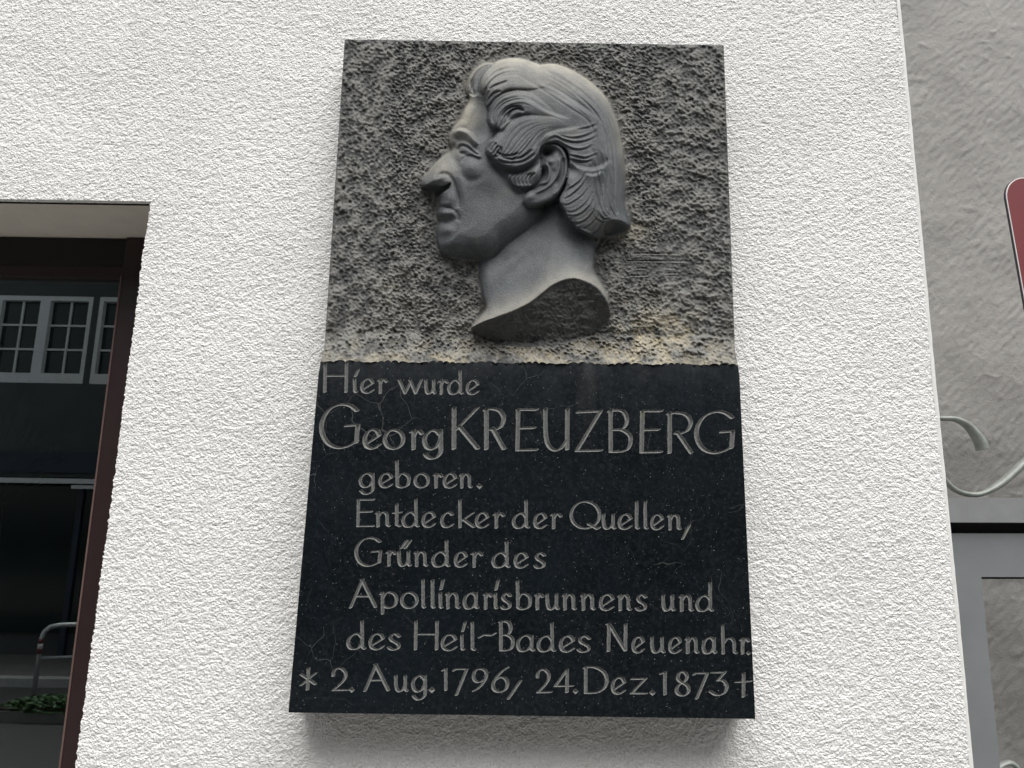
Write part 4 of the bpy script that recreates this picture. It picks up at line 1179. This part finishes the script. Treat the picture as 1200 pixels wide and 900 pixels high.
# the ledge slopes out to the face of the slab
lg = np.clip((T*(ybot-ytop) - (ybot-ytop) + 34)/34, 0, 1)
ledge = STEP*(lg**1.35)
ground = ground*(1+0.5*np.clip(lg*3, 0, 1))*(1-0.4*lg**6) + ledge
Hfull = np.where(inS, Hr, ground)
rough_u = (0.5*a2 + 1.3*a1 + 0.5*a5 + 0.8*chp)
Hfull = np.where(inU, np.maximum(cut + rough_u*np.clip(vU*6, 0, 1), ground*vU), Hfull)
Hfull[:, 0] = np.maximum(Hfull[:, 0], ledge[:, 0]*1.0); 
Hfull = np.clip(Hfull, -6, 60)
def soften(A_, w_):
    B_ = A_.copy()
    B_[1:-1] = (A_[:-2]+2*A_[1:-1]+A_[2:])/4; C_ = B_.copy()
    C_[:, 1:-1] = (B_[:, :-2]+2*B_[:, 1:-1]+B_[:, 2:])/4
    return A_*(1-w_)+C_*w_
hw_ = np.where((inS | inU | (dS < 3)), 1.0, 0.0)
Hfull = soften(Hfull, hw_); Hfull = soften(Hfull, hw_*0.6)

VP = unproject(X, Y, YP - Hfull*MPX)
# material masks: lichen-tan weathering, lighter crests, pale worn arrises and painted highlights of the portrait
tanm = np.clip(0.85*np.exp(-((ybot-Y)/14.0)**1.6), 0, 1)*(0.55+0.45*np.clip((X-480)/120, 0, 1))*np.clip(0.75+0.4*wob, 0.2, 1)
tanm += 1.0*np.exp(-(((X-765)/60)**2 + ((Y-388)/28)**2)) + 0.5*np.exp(-(((X-738)/20)**2+((Y-272)/14)**2))
tanm += 0.35*np.exp(-(((X-600)/240)**2)) * np.exp(-((ybot-Y)/55.0)**2) + 0.35*np.exp(-(((X-455)/22)**2+((Y-338)/16)**2))
tanm += 0.25*near*np.clip(1.2-np.abs(Y-120)/140, 0, 1)
crest = np.clip((ground - ledge + 0.1)/2.0, 0, 1)*0.75
tanm = np.where(inU, 0, tanm); crest = np.where(inU, 0, crest)  # keeps the neck underside darker: its shade put into the colour
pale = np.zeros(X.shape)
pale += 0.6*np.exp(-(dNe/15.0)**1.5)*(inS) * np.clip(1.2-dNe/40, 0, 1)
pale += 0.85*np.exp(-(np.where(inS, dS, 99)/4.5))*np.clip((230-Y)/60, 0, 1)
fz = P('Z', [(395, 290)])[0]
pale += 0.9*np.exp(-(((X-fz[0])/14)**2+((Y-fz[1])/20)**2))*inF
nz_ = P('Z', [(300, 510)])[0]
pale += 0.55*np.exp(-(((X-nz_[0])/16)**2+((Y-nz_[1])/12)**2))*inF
pale += 0.45*inH*np.clip((125-Y)/45, 0, 1)  # highlight on the upper hair put into the colour
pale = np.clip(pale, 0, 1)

Fq = quad_idx(NYP, NXP)[:, ::-1]
cen = lambda A_: A_.reshape(-1)[Fq].mean(1)
regH = (cen((inH | tm).astype(float)) > 0.5); regE = (cen(em) > 0.5); regS = (cen(inS.astype(float)) > 0.5)
V_ = VP.reshape(-1, 3); at = {'tan': tanm.ravel(), 'crest': crest.ravel(), 'pale': pale.ravel()}
def region(name, sel, mat, parent, extra=None):
    v, f, a_ = compact(V_, Fq[sel], at)
    if extra is not None:
        f2 = extra; 
    return mesh_from(name, v, f, mat, parent, True, a_)
# panel with its sides
Vl = [V_]; Fl = [Fq[~regS]]; off = len(V_); A2 = {k_: [v_2] for k_, v_2 in at.items()}
gi = np.arange(NYP*NXP).reshape(NYP, NXP)
for idx in (gi[:, 0], gi[0, :][::-1], gi[:, -1][::-1]):
    E = V_[idx].copy(); B = E.copy(); B[:, 1] = 0.004
    k_ = len(idx); i_ = np.arange(k_-1)
    Vl += [E, B]
    Fl.append(np.stack([i_+off, i_+1+off, i_+1+k_+off, i_+k_+off], -1)); off += 2*k_
    for kk in A2: A2[kk] += [at[kk][idx]*0.3, at[kk][idx]*0.3]
v, f, a_ = compact(np.concatenate(Vl), np.concatenate(Fl), {k_: np.concatenate(v_2) for k_, v_2 in A2.items()})
mesh_from('relief_panel', v, f, M['panel'], plaque, True, a_)
regU = regS*0
portrait = region('portrait_head', regS & ~regH & ~regE, M['portrait'], plaque)
region('hair', regS & regH & ~regE, M['portrait'], portrait)
region('ear', regS & regE, M['portrait'], portrait)

# ------------------------------------------------------------------ lettering
GL = {
 'a': ['c .86 .80 .72 .97 .45 1 .12 .78 0 .42 .12 .08 .38 0 .66 .12 .86 .42', 'l .87 1 .87 .14 1 .04'],
 'b': ['l .06 1.75 .10 .12', 'c .08 .62 .3 .92 .62 1 .95 .78 1 .48 .88 .14 .52 0 .25 .04 .08 .16'],
 'c': ['c .95 .84 .72 1 .4 .96 .08 .7 0 .42 .14 .1 .45 0 .75 .06 1 .2'],
 'd': ['c .82 .76 .66 .96 .42 .98 .12 .76 0 .42 .12 .08 .38 0 .64 .1 .82 .38', 'l .84 1.75 .86 .14 1 .03'],
 'e': ['c .97 .70 .80 .95 .5 1 .16 .84 0 .48 .12 .12 .45 0 .72 .05 .97 .2', 'l .14 .26 .97 .70'],
 'g': ['c .86 .78 .68 .97 .42 .98 .1 .76 0 .46 .12 .12 .4 0 .7 .14 .9 .5', 'l .92 1 .93 .2', 'c .93 .3 .92 -.15 .72 -.42 .42 -.5 .2 -.42 .04 -.24'],
 'h': ['l .06 1.75 .10 0', 'c .1 .62 .34 .92 .62 .98 .82 .8 .85 .45', 'l .85 .5 .86 .12 1 .03'],
 'i': ['l .35 1 .42 .12 .85 .04', 'l .60 1.22 1.35 1.75'],
 'j': ['l .0 .92 .40 1 .45 .12 .95 .04'],
 'k': ['l .06 1.75 .08 0', 'l .95 .98 .14 .42', 'l .3 .55 1 .02'],
 'l': ['l .35 1.75 .38 .14 .95 .04'],
 'n': ['l 0 .9 .10 1 .12 0', 'c .12 .66 .34 .92 .62 .98 .80 .82 .83 .5', 'l .83 .55 .84 .12 1 .03'],
 'o': ['o'],
 'p': ['l 0 .9 .1 1 .12 -.38', 'c .12 .62 .32 .92 .62 1 .92 .82 1 .5 .88 .14 .55 0 .28 .06 .12 .16'],
 'r': ['l .05 .9 .25 1 .25 0', 'c .25 .62 .48 .92 .74 .98 1 .80'],
 's': ['c .95 .84 .68 1 .38 .98 .15 .78 .3 .58 .62 .46 .9 .28 .8 .07 .45 0 .18 .04 0 .18'],
 't': ['l .40 1.45 .40 .14 .85 .03', 'l 0 .94 1 .98'],
 'u': ['c .1 1 .1 .5 .2 .12 .42 0 .68 .14 .84 .4', 'l .86 1 .86 .14 1 .03'],
 'U:': ['c .1 1 .1 .5 .2 .12 .42 0 .68 .14 .84 .4', 'l .86 1 .86 .14 1 .03', 'l .28 1.22 .70 1.72', 'l .60 1.22 1.02 1.72'],
 'w': ['l 0 1 .27 0 .52 .86', 'l .48 1 .74 0 1 1'],
 'z': ['l .05 .96 .95 .98 .02 .02 1 .02'],
 'A': ['l 0 0 .46 1', 'l .42 1.0 .95 .02', 'l .2 .40 .76 .40'],
 'B': ['l .08 1 .08 0', 'c .0 .97 .35 1 .68 .96 .84 .76 .70 .58 .40 .53 .1 .53', 'c .1 .53 .6 .52 .95 .40 1 .22 .85 .05 .5 0 .1 .0'],
 'D': ['l .06 1 .06 0', 'c 0 .96 .3 1 .62 .94 .9 .76 1 .48 .90 .20 .62 .03 .3 0 .06 0'],
 'E': ['l .12 .98 .08 0', 'l .1 1 1 1', 'l .12 .54 .88 .55', 'l .08 0 1 .01'],
 'G': ['c .95 .86 .76 .98 .5 1 .2 .88 .02 .62 .02 .34 .18 .1 .45 0 .72 .04 .95 .16', 'l .97 .52 .93 .12', 'l .66 .51 .97 .53'],
 'H': ['l .06 1 .04 0', 'l .95 1 .93 0', 'l .05 .54 .94 .54'],
 'K': ['l .06 1 .05 0', 'l .96 .99 .16 .47', 'l .26 .54 .98 0'],
 'N': ['l .10 .97 .07 0', 'l 0 1 .12 .98 .93 .03', 'l .96 1 .94 .02'],
 'Q': ['O', 'l .60 .18 .92 -.02 1 .04'],
 'R': ['l .07 1 .07 0', 'c 0 .97 .4 1 .78 .94 .96 .76 .82 .56 .5 .48 .3 .49', 'l .38 .52 .98 0'],
 'U': ['c .08 1 .08 .5 .16 .16 .42 0 .7 .05 .92 .25', 'l .94 1 .93 .02'],
 'Z': ['l .06 .96 .98 .99 .02 .01 1 .02'],
 '1': ['l 0 .92 .62 1 .62 .02'],
 '2': ['c .04 .66 .06 .86 .3 1 .62 .98 .86 .78 .80 .54 .50 .28 .05 .02', 'l .05 .01 1 .02'],
 '3': ['l .1 .98 .90 .99 .46 .64', 'c .46 .64 .80 .62 1 .40 .92 .14 .6 0 .3 .02 0 .16'],
 '4': ['l .70 1 .02 .28 1 .29', 'l .70 1 .68 .02'],
 '6': ['c .98 1 .6 .84 .24 .58 .04 .3 .14 .08 .46 0 .84 .1 .96 .36 .8 .56 .5 .6 .2 .48'],
 '7': ['l 0 .92 .12 .98 .98 .98 .2 -.08'],
 '8': ['c .46 .54 .18 .66 .14 .84 .34 .99 .64 .98 .82 .82 .72 .64 .46 .54 .12 .38 .04 .16 .28 .01 .68 0 .94 .16 .86 .40 .46 .54'],
 '9': ['c .06 0 .44 .14 .8 .42 .98 .7 .86 .94 .54 1 .2 .92 .06 .68 .18 .46 .48 .40 .8 .52'],
 ',': ['l .95 1 .05 0'],
 '-': ['l 0 0 .30 .62 .78 .50 1 1'],
 '.': ['dot'],
 '*': ['l .52 1 .45 0', 'l 0 .72 1 .25', 'l 1 .76 0 .20'],
 '+': ['l .52 1 .50 0', 'l 0 .62 1 .66'],
}
LF = {'a': (330, 400, 4.2857), 'b': (370, 470, 5.0), 'c': (600, 400, 4.0), 'd': (400, 575, 5.0), 'e': (590, 575, 5.0), 'f': (400, 670, 5.0),
      'g': (560, 670, 5.625), 'h': (650, 670, 5.0), 'i': (340, 765, 5.0), 'j': (500, 765, 5.0), 'k': (650, 765, 5.0)}
# per line: text for the label, (x, baseline) pairs, x-height, cap height, ascender, nib, glyphs as frame:char x0 x1 [ytop ybottom in the frame]
LINES = [
 ('Hier wurde', (378, 460.6, 561, 463.0), 18, 37, 29, 2.15,
  'a:H 205 340 100 258|a:i 352 386|a:e 395 468|a:r 478 535|a:w 583 710|a:u 712 778|a:r 785 840|a:d 832 915|a:e 925 995'),
 ('Georg KREUZBERG', (375, 526.3, 862, 531.2), 24.5, 50, 40, 3.0,
  'b:G 22 265 15 280|b:e 275 388|b:o 393 525|b:r 545 635|b:g 625 752|b:K 790 965 32 285|b:R 980 1118 40 287|c:E 8 125 315 515|c:U 138 277 312 515|c:Z 292 427 320 520|c:B 445 565 318 522|c:E 590 708 322 525|c:R 722 852 330 527|c:G 855 1050 326 528'),
 ('geboren.', (421, 571.8, 565, 572.6), 18, 33, 33, 2.25,
  'b:g 252 350|b:e 368 455|b:b 462 555|b:o 573 668|b:r 685 747|b:e 745 830|b:n 840 920|b:. 942 976 482 514'),
 ('Entdecker der Quellen,', (416, 617.6, 800, 621.6), 19, 33.6, 34, 2.25,
  'd:E 80 198 48 213|d:n 198 290|d:t 298 360|d:d 353 460|d:e 470 557|d:c 580 662|d:k 680 785|d:e 783 868|d:r 885 960|d:d 1000 1105|d:e 1125 1208|e:r 270 346|e:Q 388 572 60 226|e:u 570 662|e:e 670 757|e:l 765 800|e:l 815 852|e:e 860 942|e:n 960 1045|e:, 1038 1100 200 287'),
 ('Gruender des', (416, 663.4, 640, 666.6), 19, 34, 32, 2.25,
  'd:G 78 242 273 445|d:r 258 325|d:U: 322 412|d:n 425 510|d:d 528 640|d:e 660 742|d:r 755 832|d:d 880 992|d:e 1010 1098|e:s 175 252'),
 ('Apollinarisbrunnens und', (410, 712.8, 836, 717.2), 20, 35, 35, 2.3,
  'f:A 45 218 40 215|f:p 222 332|f:o 345 452|f:l 465 497|f:l 520 553|f:i 565 600|f:n 607 698|f:a 712 808|f:r 826 888|f:i 888 922|f:s 930 1002|f:b 1018 1116|g:r 370 437|g:u 440 540|g:n 555 653|g:n 676 778|h:e 260 352|h:n 368 452|h:s 470 546|h:u 620 708|h:n 728 815|h:d 825 934'),
 ('des Heil-Bades Neuenahr.', (406, 761.6, 878, 767.2), 20, 35, 35, 2.3,
  'f:d 30 146|f:e 160 257|f:s 268 353|f:H 420 577 286 460|f:e 583 682|f:i 690 728|f:l 750 792|f:- 800 912 355 390|f:B 920 1014 286 465|f:a 1025 1136|g:d 388 516|g:e 535 642|g:s 650 750|h:N 298 430 302 470|h:e 450 530|h:u 553 650|h:e 665 747|h:n 763 848|h:a 862 952|h:h 970 1074|h:r 1080 1146|h:. 1122 1148 465 488'),
 ('* 2. Aug. 1796, 24. Dez. 1873 with a cross', (350, 810.0, 882, 815.6), 20.5, 33, 33, 2.3,
  'i:* 55 157 85 220|i:2 240 347 87 225|i:. 344 377 205 229|i:A 430 592 62 228|i:u 603 694|i:g 710 806|i:. 812 849 204 230|j:1 86 132 88 226|j:7 150 246 88 240|j:9 260 362 90 228|j:6 376 486 82 234|j:, 466 562 160 274|j:2 638 737 95 238|j:4 743 864 92 238|j:. 856 888 212 240|j:D 915 1065 78 240|k:e 330 420|k:z 440 547 145 244|k:. 556 590 222 246|k:1 613 670 108 252|k:8 702 799 108 253|k:7 807 906 112 262|k:3 903 1017 108 252|k:+ 1054 1158 115 262'),
]
NIB = math.radians(19)
def glyph_strokes(ch, box, ascf, nib):
    """strokes in traced coordinates; box = x0, x1, function mapping unit height to y"""
    x0, x1, fy = box
    ins = nib*0.8
    if x1-x0 < 2.6*nib: ins = (x1-x0)*0.2
    mx = lambda u: x0+ins + u*(x1-x0-2*ins)
    out = []
    for st in GL[ch]:
        k_ = st.split()
        if k_[0] in 'oO' and len(k_) == 1:
            th = np.linspace(0, 2*math.pi, 34)[:-1]
            pts = np.stack([0.5+0.5*np.cos(th), 0.5+0.5*np.sin(th)], 1)
            c_ = np.array([(mx(p[0]), fy(p[1])) for p in pts]); c_ = np.concatenate([c_, c_[:1]])
            out.append(c_); continue
        if k_[0] == 'dot': out.append('dot'); continue
        num = [float(v_3) for v_3 in k_[1:]]
        pts = np.array([(mx(num[i]), fy(num[i+1])) for i in range(0, len(num), 2)])
        if k_[0] == 'c': pts = catmull(pts, 6)
        out.append(pts)
    return out

NI, NJ, KF = 176, 140, 8          # coarse cells and subdivisions near letters
sl_L = lambda t: np.interp(t, [0, 1], [374, 338]); sl_R = lambda t: np.interp(t, [0, 1], [866, 885])
def slab_px(s, t):
    xt = 375.5 + (865-375.5)*s
    yt = ledge_y(xt); yb = 835 + 7.5*s
    y = yt + (yb-yt)*t
    tt = (y-(424+4*s))/(411)
    xl = 374.6 + (338-374.6)*np.clip(tt, -0.1, 1); xr = 866 + (885-866)*np.clip(tt, -0.1, 1)
    xl = np.where(tt < 0.03, xl + (375.5-xl)*(1-np.clip(tt/0.03, 0, 1)), xl); xr = np.where(tt < 0.03, xr + (865-xr)*(1-np.clip(tt/0.03, 0, 1)), xr)
    return xl + (xr-xl)*s, y
gI, gJ = NI*KF, NJ*KF
ss, tt_ = np.meshgrid(np.arange(gI+1)/gI, np.arange(gJ+1)/gJ)
LX, LY = slab_px(ss, tt_)
LD = np.zeros(LX.shape, np.float32); LID = np.full(LX.shape, -1, np.int16)
cs, sn = math.cos(NIB), math.sin(NIB)
jr = np.random.default_rng(5); wid = -1; WLINE = []
for li, (txt, bl, xh, cap, asc, nib, glyphs) in enumerate(LINES):
    xprev = -99
    for g in glyphs.split('|'):
        k_ = g.split()
        fr, ch = k_[0][0], k_[0][2:]
        ox, oy, sc = LF[fr]
        x0, x1 = ox+float(k_[1])/sc, ox+float(k_[2])/sc
        if x0-xprev > 0.38*xh: wid += 1; WLINE.append(li)
        xprev = x1
        bas = bl[1] + (bl[3]-bl[1])*((x0+x1)/2-bl[0])/(bl[2]-bl[0])
        if len(k_) > 3:
            yt_, yb_ = oy+float(k_[3])/sc, oy+float(k_[4])/sc
            iy = nib*0.42
            fy = lambda u, yt_=yt_, yb_=yb_, iy=iy: (yb_-iy) + (yt_+iy-(yb_-iy))*u
        else:
            iy = nib*0.42
            def fy(u, bas=bas, xh=xh, asc=asc, iy=iy):
                if u <= 1: return (bas-iy) - u*(xh-2*iy)
                return (bas-iy) - (xh-2*iy) - (u-1)/0.75*(asc-xh)
        # nib in the transformed space becomes a circle of radius 1
        A_, B_ = nib*jr.uniform(0.82, 0.93), nib*0.25
        r0 = np.array([[x0-4, fy(1.85 if len(k_) <= 3 else 1)-5], [x1+10, fy(-.6 if len(k_) <= 3 else 0)+5]])
        # locate window on the lattice
        s0 = (r0[0, 0]-338)/547; 
        cols = np.where((LX > r0[0, 0]).any(0) & (LX < r0[1, 0]).any(0))[0]; rows = np.where((LY > r0[0, 1]).any(1) & (LY < r0[1, 1]).any(1))[0]
        if len(cols) == 0 or len(rows) == 0: continue
        w = (slice(rows[0], rows[-1]+1), slice(cols[0], cols[-1]+1))
        WX, WY = LX[w], LY[w]
        tx = lambda x, y: ((x*cs - y*sn)/A_, (x*sn + y*cs)/B_)   # y is down, nib rises to the right
        U, Vv = tx(WX, WY)
        U, Vv = (WX*cs - WY*sn)/A_, (WX*sn + WY*cs)/B_
        best = np.zeros(WX.shape)
        for st in glyph_strokes(ch, (x0, x1, fy), asc, nib):
            if isinstance(st, str):
                cx_, cy_ = (x0+x1)/2, (fy(0)+fy(1))/2
                hw = max((x1-x0)/2, 1.9)
                dd = 1-(np.abs(WX-cx_)+np.abs(WY-cy_))/hw
                best = np.maximum(best, np.clip(dd, 0, None)*hw*0.8); continue
            for i in range(len(st)-1):
                (ax_, ay_), (bx, by) = st[i], st[i+1]
                dx, dy = bx-ax_, by-ay_; L_ = math.hypot(dx, dy)
                if L_ < 1e-6: continue
                nx_, ny_ = -dy/L_, dx/L_
                hwid = math.sqrt((A_*(nx_*cs-ny_*sn))**2 + (B_*(nx_*sn+ny_*cs))**2)
                # flare straight stems towards their ends
                au, av = (ax_*cs-ay_*sn)/A_, (ax_*sn+ay_*cs)/B_; bu, bv_ = (bx*cs-by*sn)/A_, (bx*sn+by*cs)/B_
                du, dv = bu-au, bv_-av
                t_ = np.clip(((U-au)*du+(Vv-av)*dv)/(du*du+dv*dv), 0, 1)
                dd = 1-np.hypot(U-(au+t_*du), Vv-(av+t_*dv))
                best = np.maximum(best, np.clip(dd, 0, None)*hwid)
        hit = best > 0.02
        LD[w] = np.where(hit & (best > LD[w]), best, LD[w]); LID[w] = np.where(hit, wid, LID[w])
# which coarse cells need the fine lattice
core = LD > 0
cell = core[:-1, :-1].reshape(NJ, KF, NI, KF).any((1, 3)) | core[1:, 1:].reshape(NJ, KF, NI, KF).any((1, 3)) | core[1:, :-1].reshape(NJ, KF, NI, KF).any((1, 3)) | core[:-1, 1:].reshape(NJ, KF, NI, KF).any((1, 3))
dep = LD*MPX*0.95                                 # groove depth in metres
VS = unproject(LX, LY, YSL + dep)
VSf = VS.reshape(-1, 3); W1 = gI+1
fj, fi = np.where(~cell)
c0 = (fj*KF)*W1 + fi*KF
Fc = np.stack([c0, c0+KF*W1, c0+KF*W1+KF, c0+KF], -1)
big_cell = np.repeat(np.repeat(cell, KF, 0), KF, 1)
qj, qi = np.where(big_cell)
q0 = qj*W1 + qi
Ff = np.stack([q0, q0+W1, q0+W1+1, q0+1], -1)
fd = LD.reshape(-1)[Ff].max(1); fid = LID.reshape(-1)[Ff].max(1)
topm = (0.75*np.exp(-((LY-ledge_y(LX))/20.0)**1.2)+0.35*np.exp(-((LY-ledge_y(LX))/90.0)**1.5)).ravel()  # mask for the streaks and the reflection painted on the upper slab
slab_faces = np.concatenate([Fc, Ff[fd <= 0.0]])
Vl = [VSf]; Fl = [slab_faces]; tl_ = [topm]; off = len(VSf)
gl_ = np.arange((gI+1)*(gJ+1)).reshape(gJ+1, gI+1)
for idx, chm in ((gl_[::KF, 0], 1), (gl_[-1, ::KF], 1), (gl_[::KF, -1][::-1], 1), (gl_[0, ::KF][::-1], 0)):
    E = VSf[idx].copy()
    k2 = len(idx); i_ = np.arange(k2-1)
    cenx = VSf.mean(0)
    if chm:
        E1 = E.copy(); E1[:, 1] += 0.0015
        d_ = np.sign(E1[:, [0, 2]] - cenx[[0, 2]])
        B = E1.copy(); B[:, 1] = 0.004
        Vl += [E, E1, B]
        Fl.append(np.stack([i_+off, i_+off+k2, i_+1+off+k2, i_+1+off], -1)); Fl.append(np.stack([i_+off+k2, i_+off+2*k2, i_+1+off+2*k2, i_+1+off+k2], -1)); off += 3*k2
        tl_ += [np.zeros(3*k2)]
    else:
        B = E.copy(); B[:, 1] = YP-0.002
        Vl += [E, B]; Fl.append(np.stack([i_+off, i_+off+k2, i_+1+off+k2, i_+1+off], -1)); off += 2*k2; tl_ += [np.zeros(2*k2)]
v, f, a_ = compact(np.concatenate(Vl), np.concatenate(Fl), {'top': np.concatenate(tl_)})
slab = mesh_from('inscription_slab', v, f, M['slab'], plaque, False, a_)
for li in range(wid+1):
    sel = (fd > 0) & (fid == li)
    v, f, a_ = compact(VSf, Ff[sel], {})
    mesh_from('engraved_word', v, f, M['letter'], plaque, False)
# core of the plaque behind the faces, fixed to the wall
A = [up1(x, y, -0.012) for x, y in ((409, 60), (841, 66), (876, 830), (350, 824))]
MB().prism([(p[0], -0.012, p[2]) for p in A], [(p[0], 0.02, p[2]) for p in A]).build('backing', M['slab'], plaque)
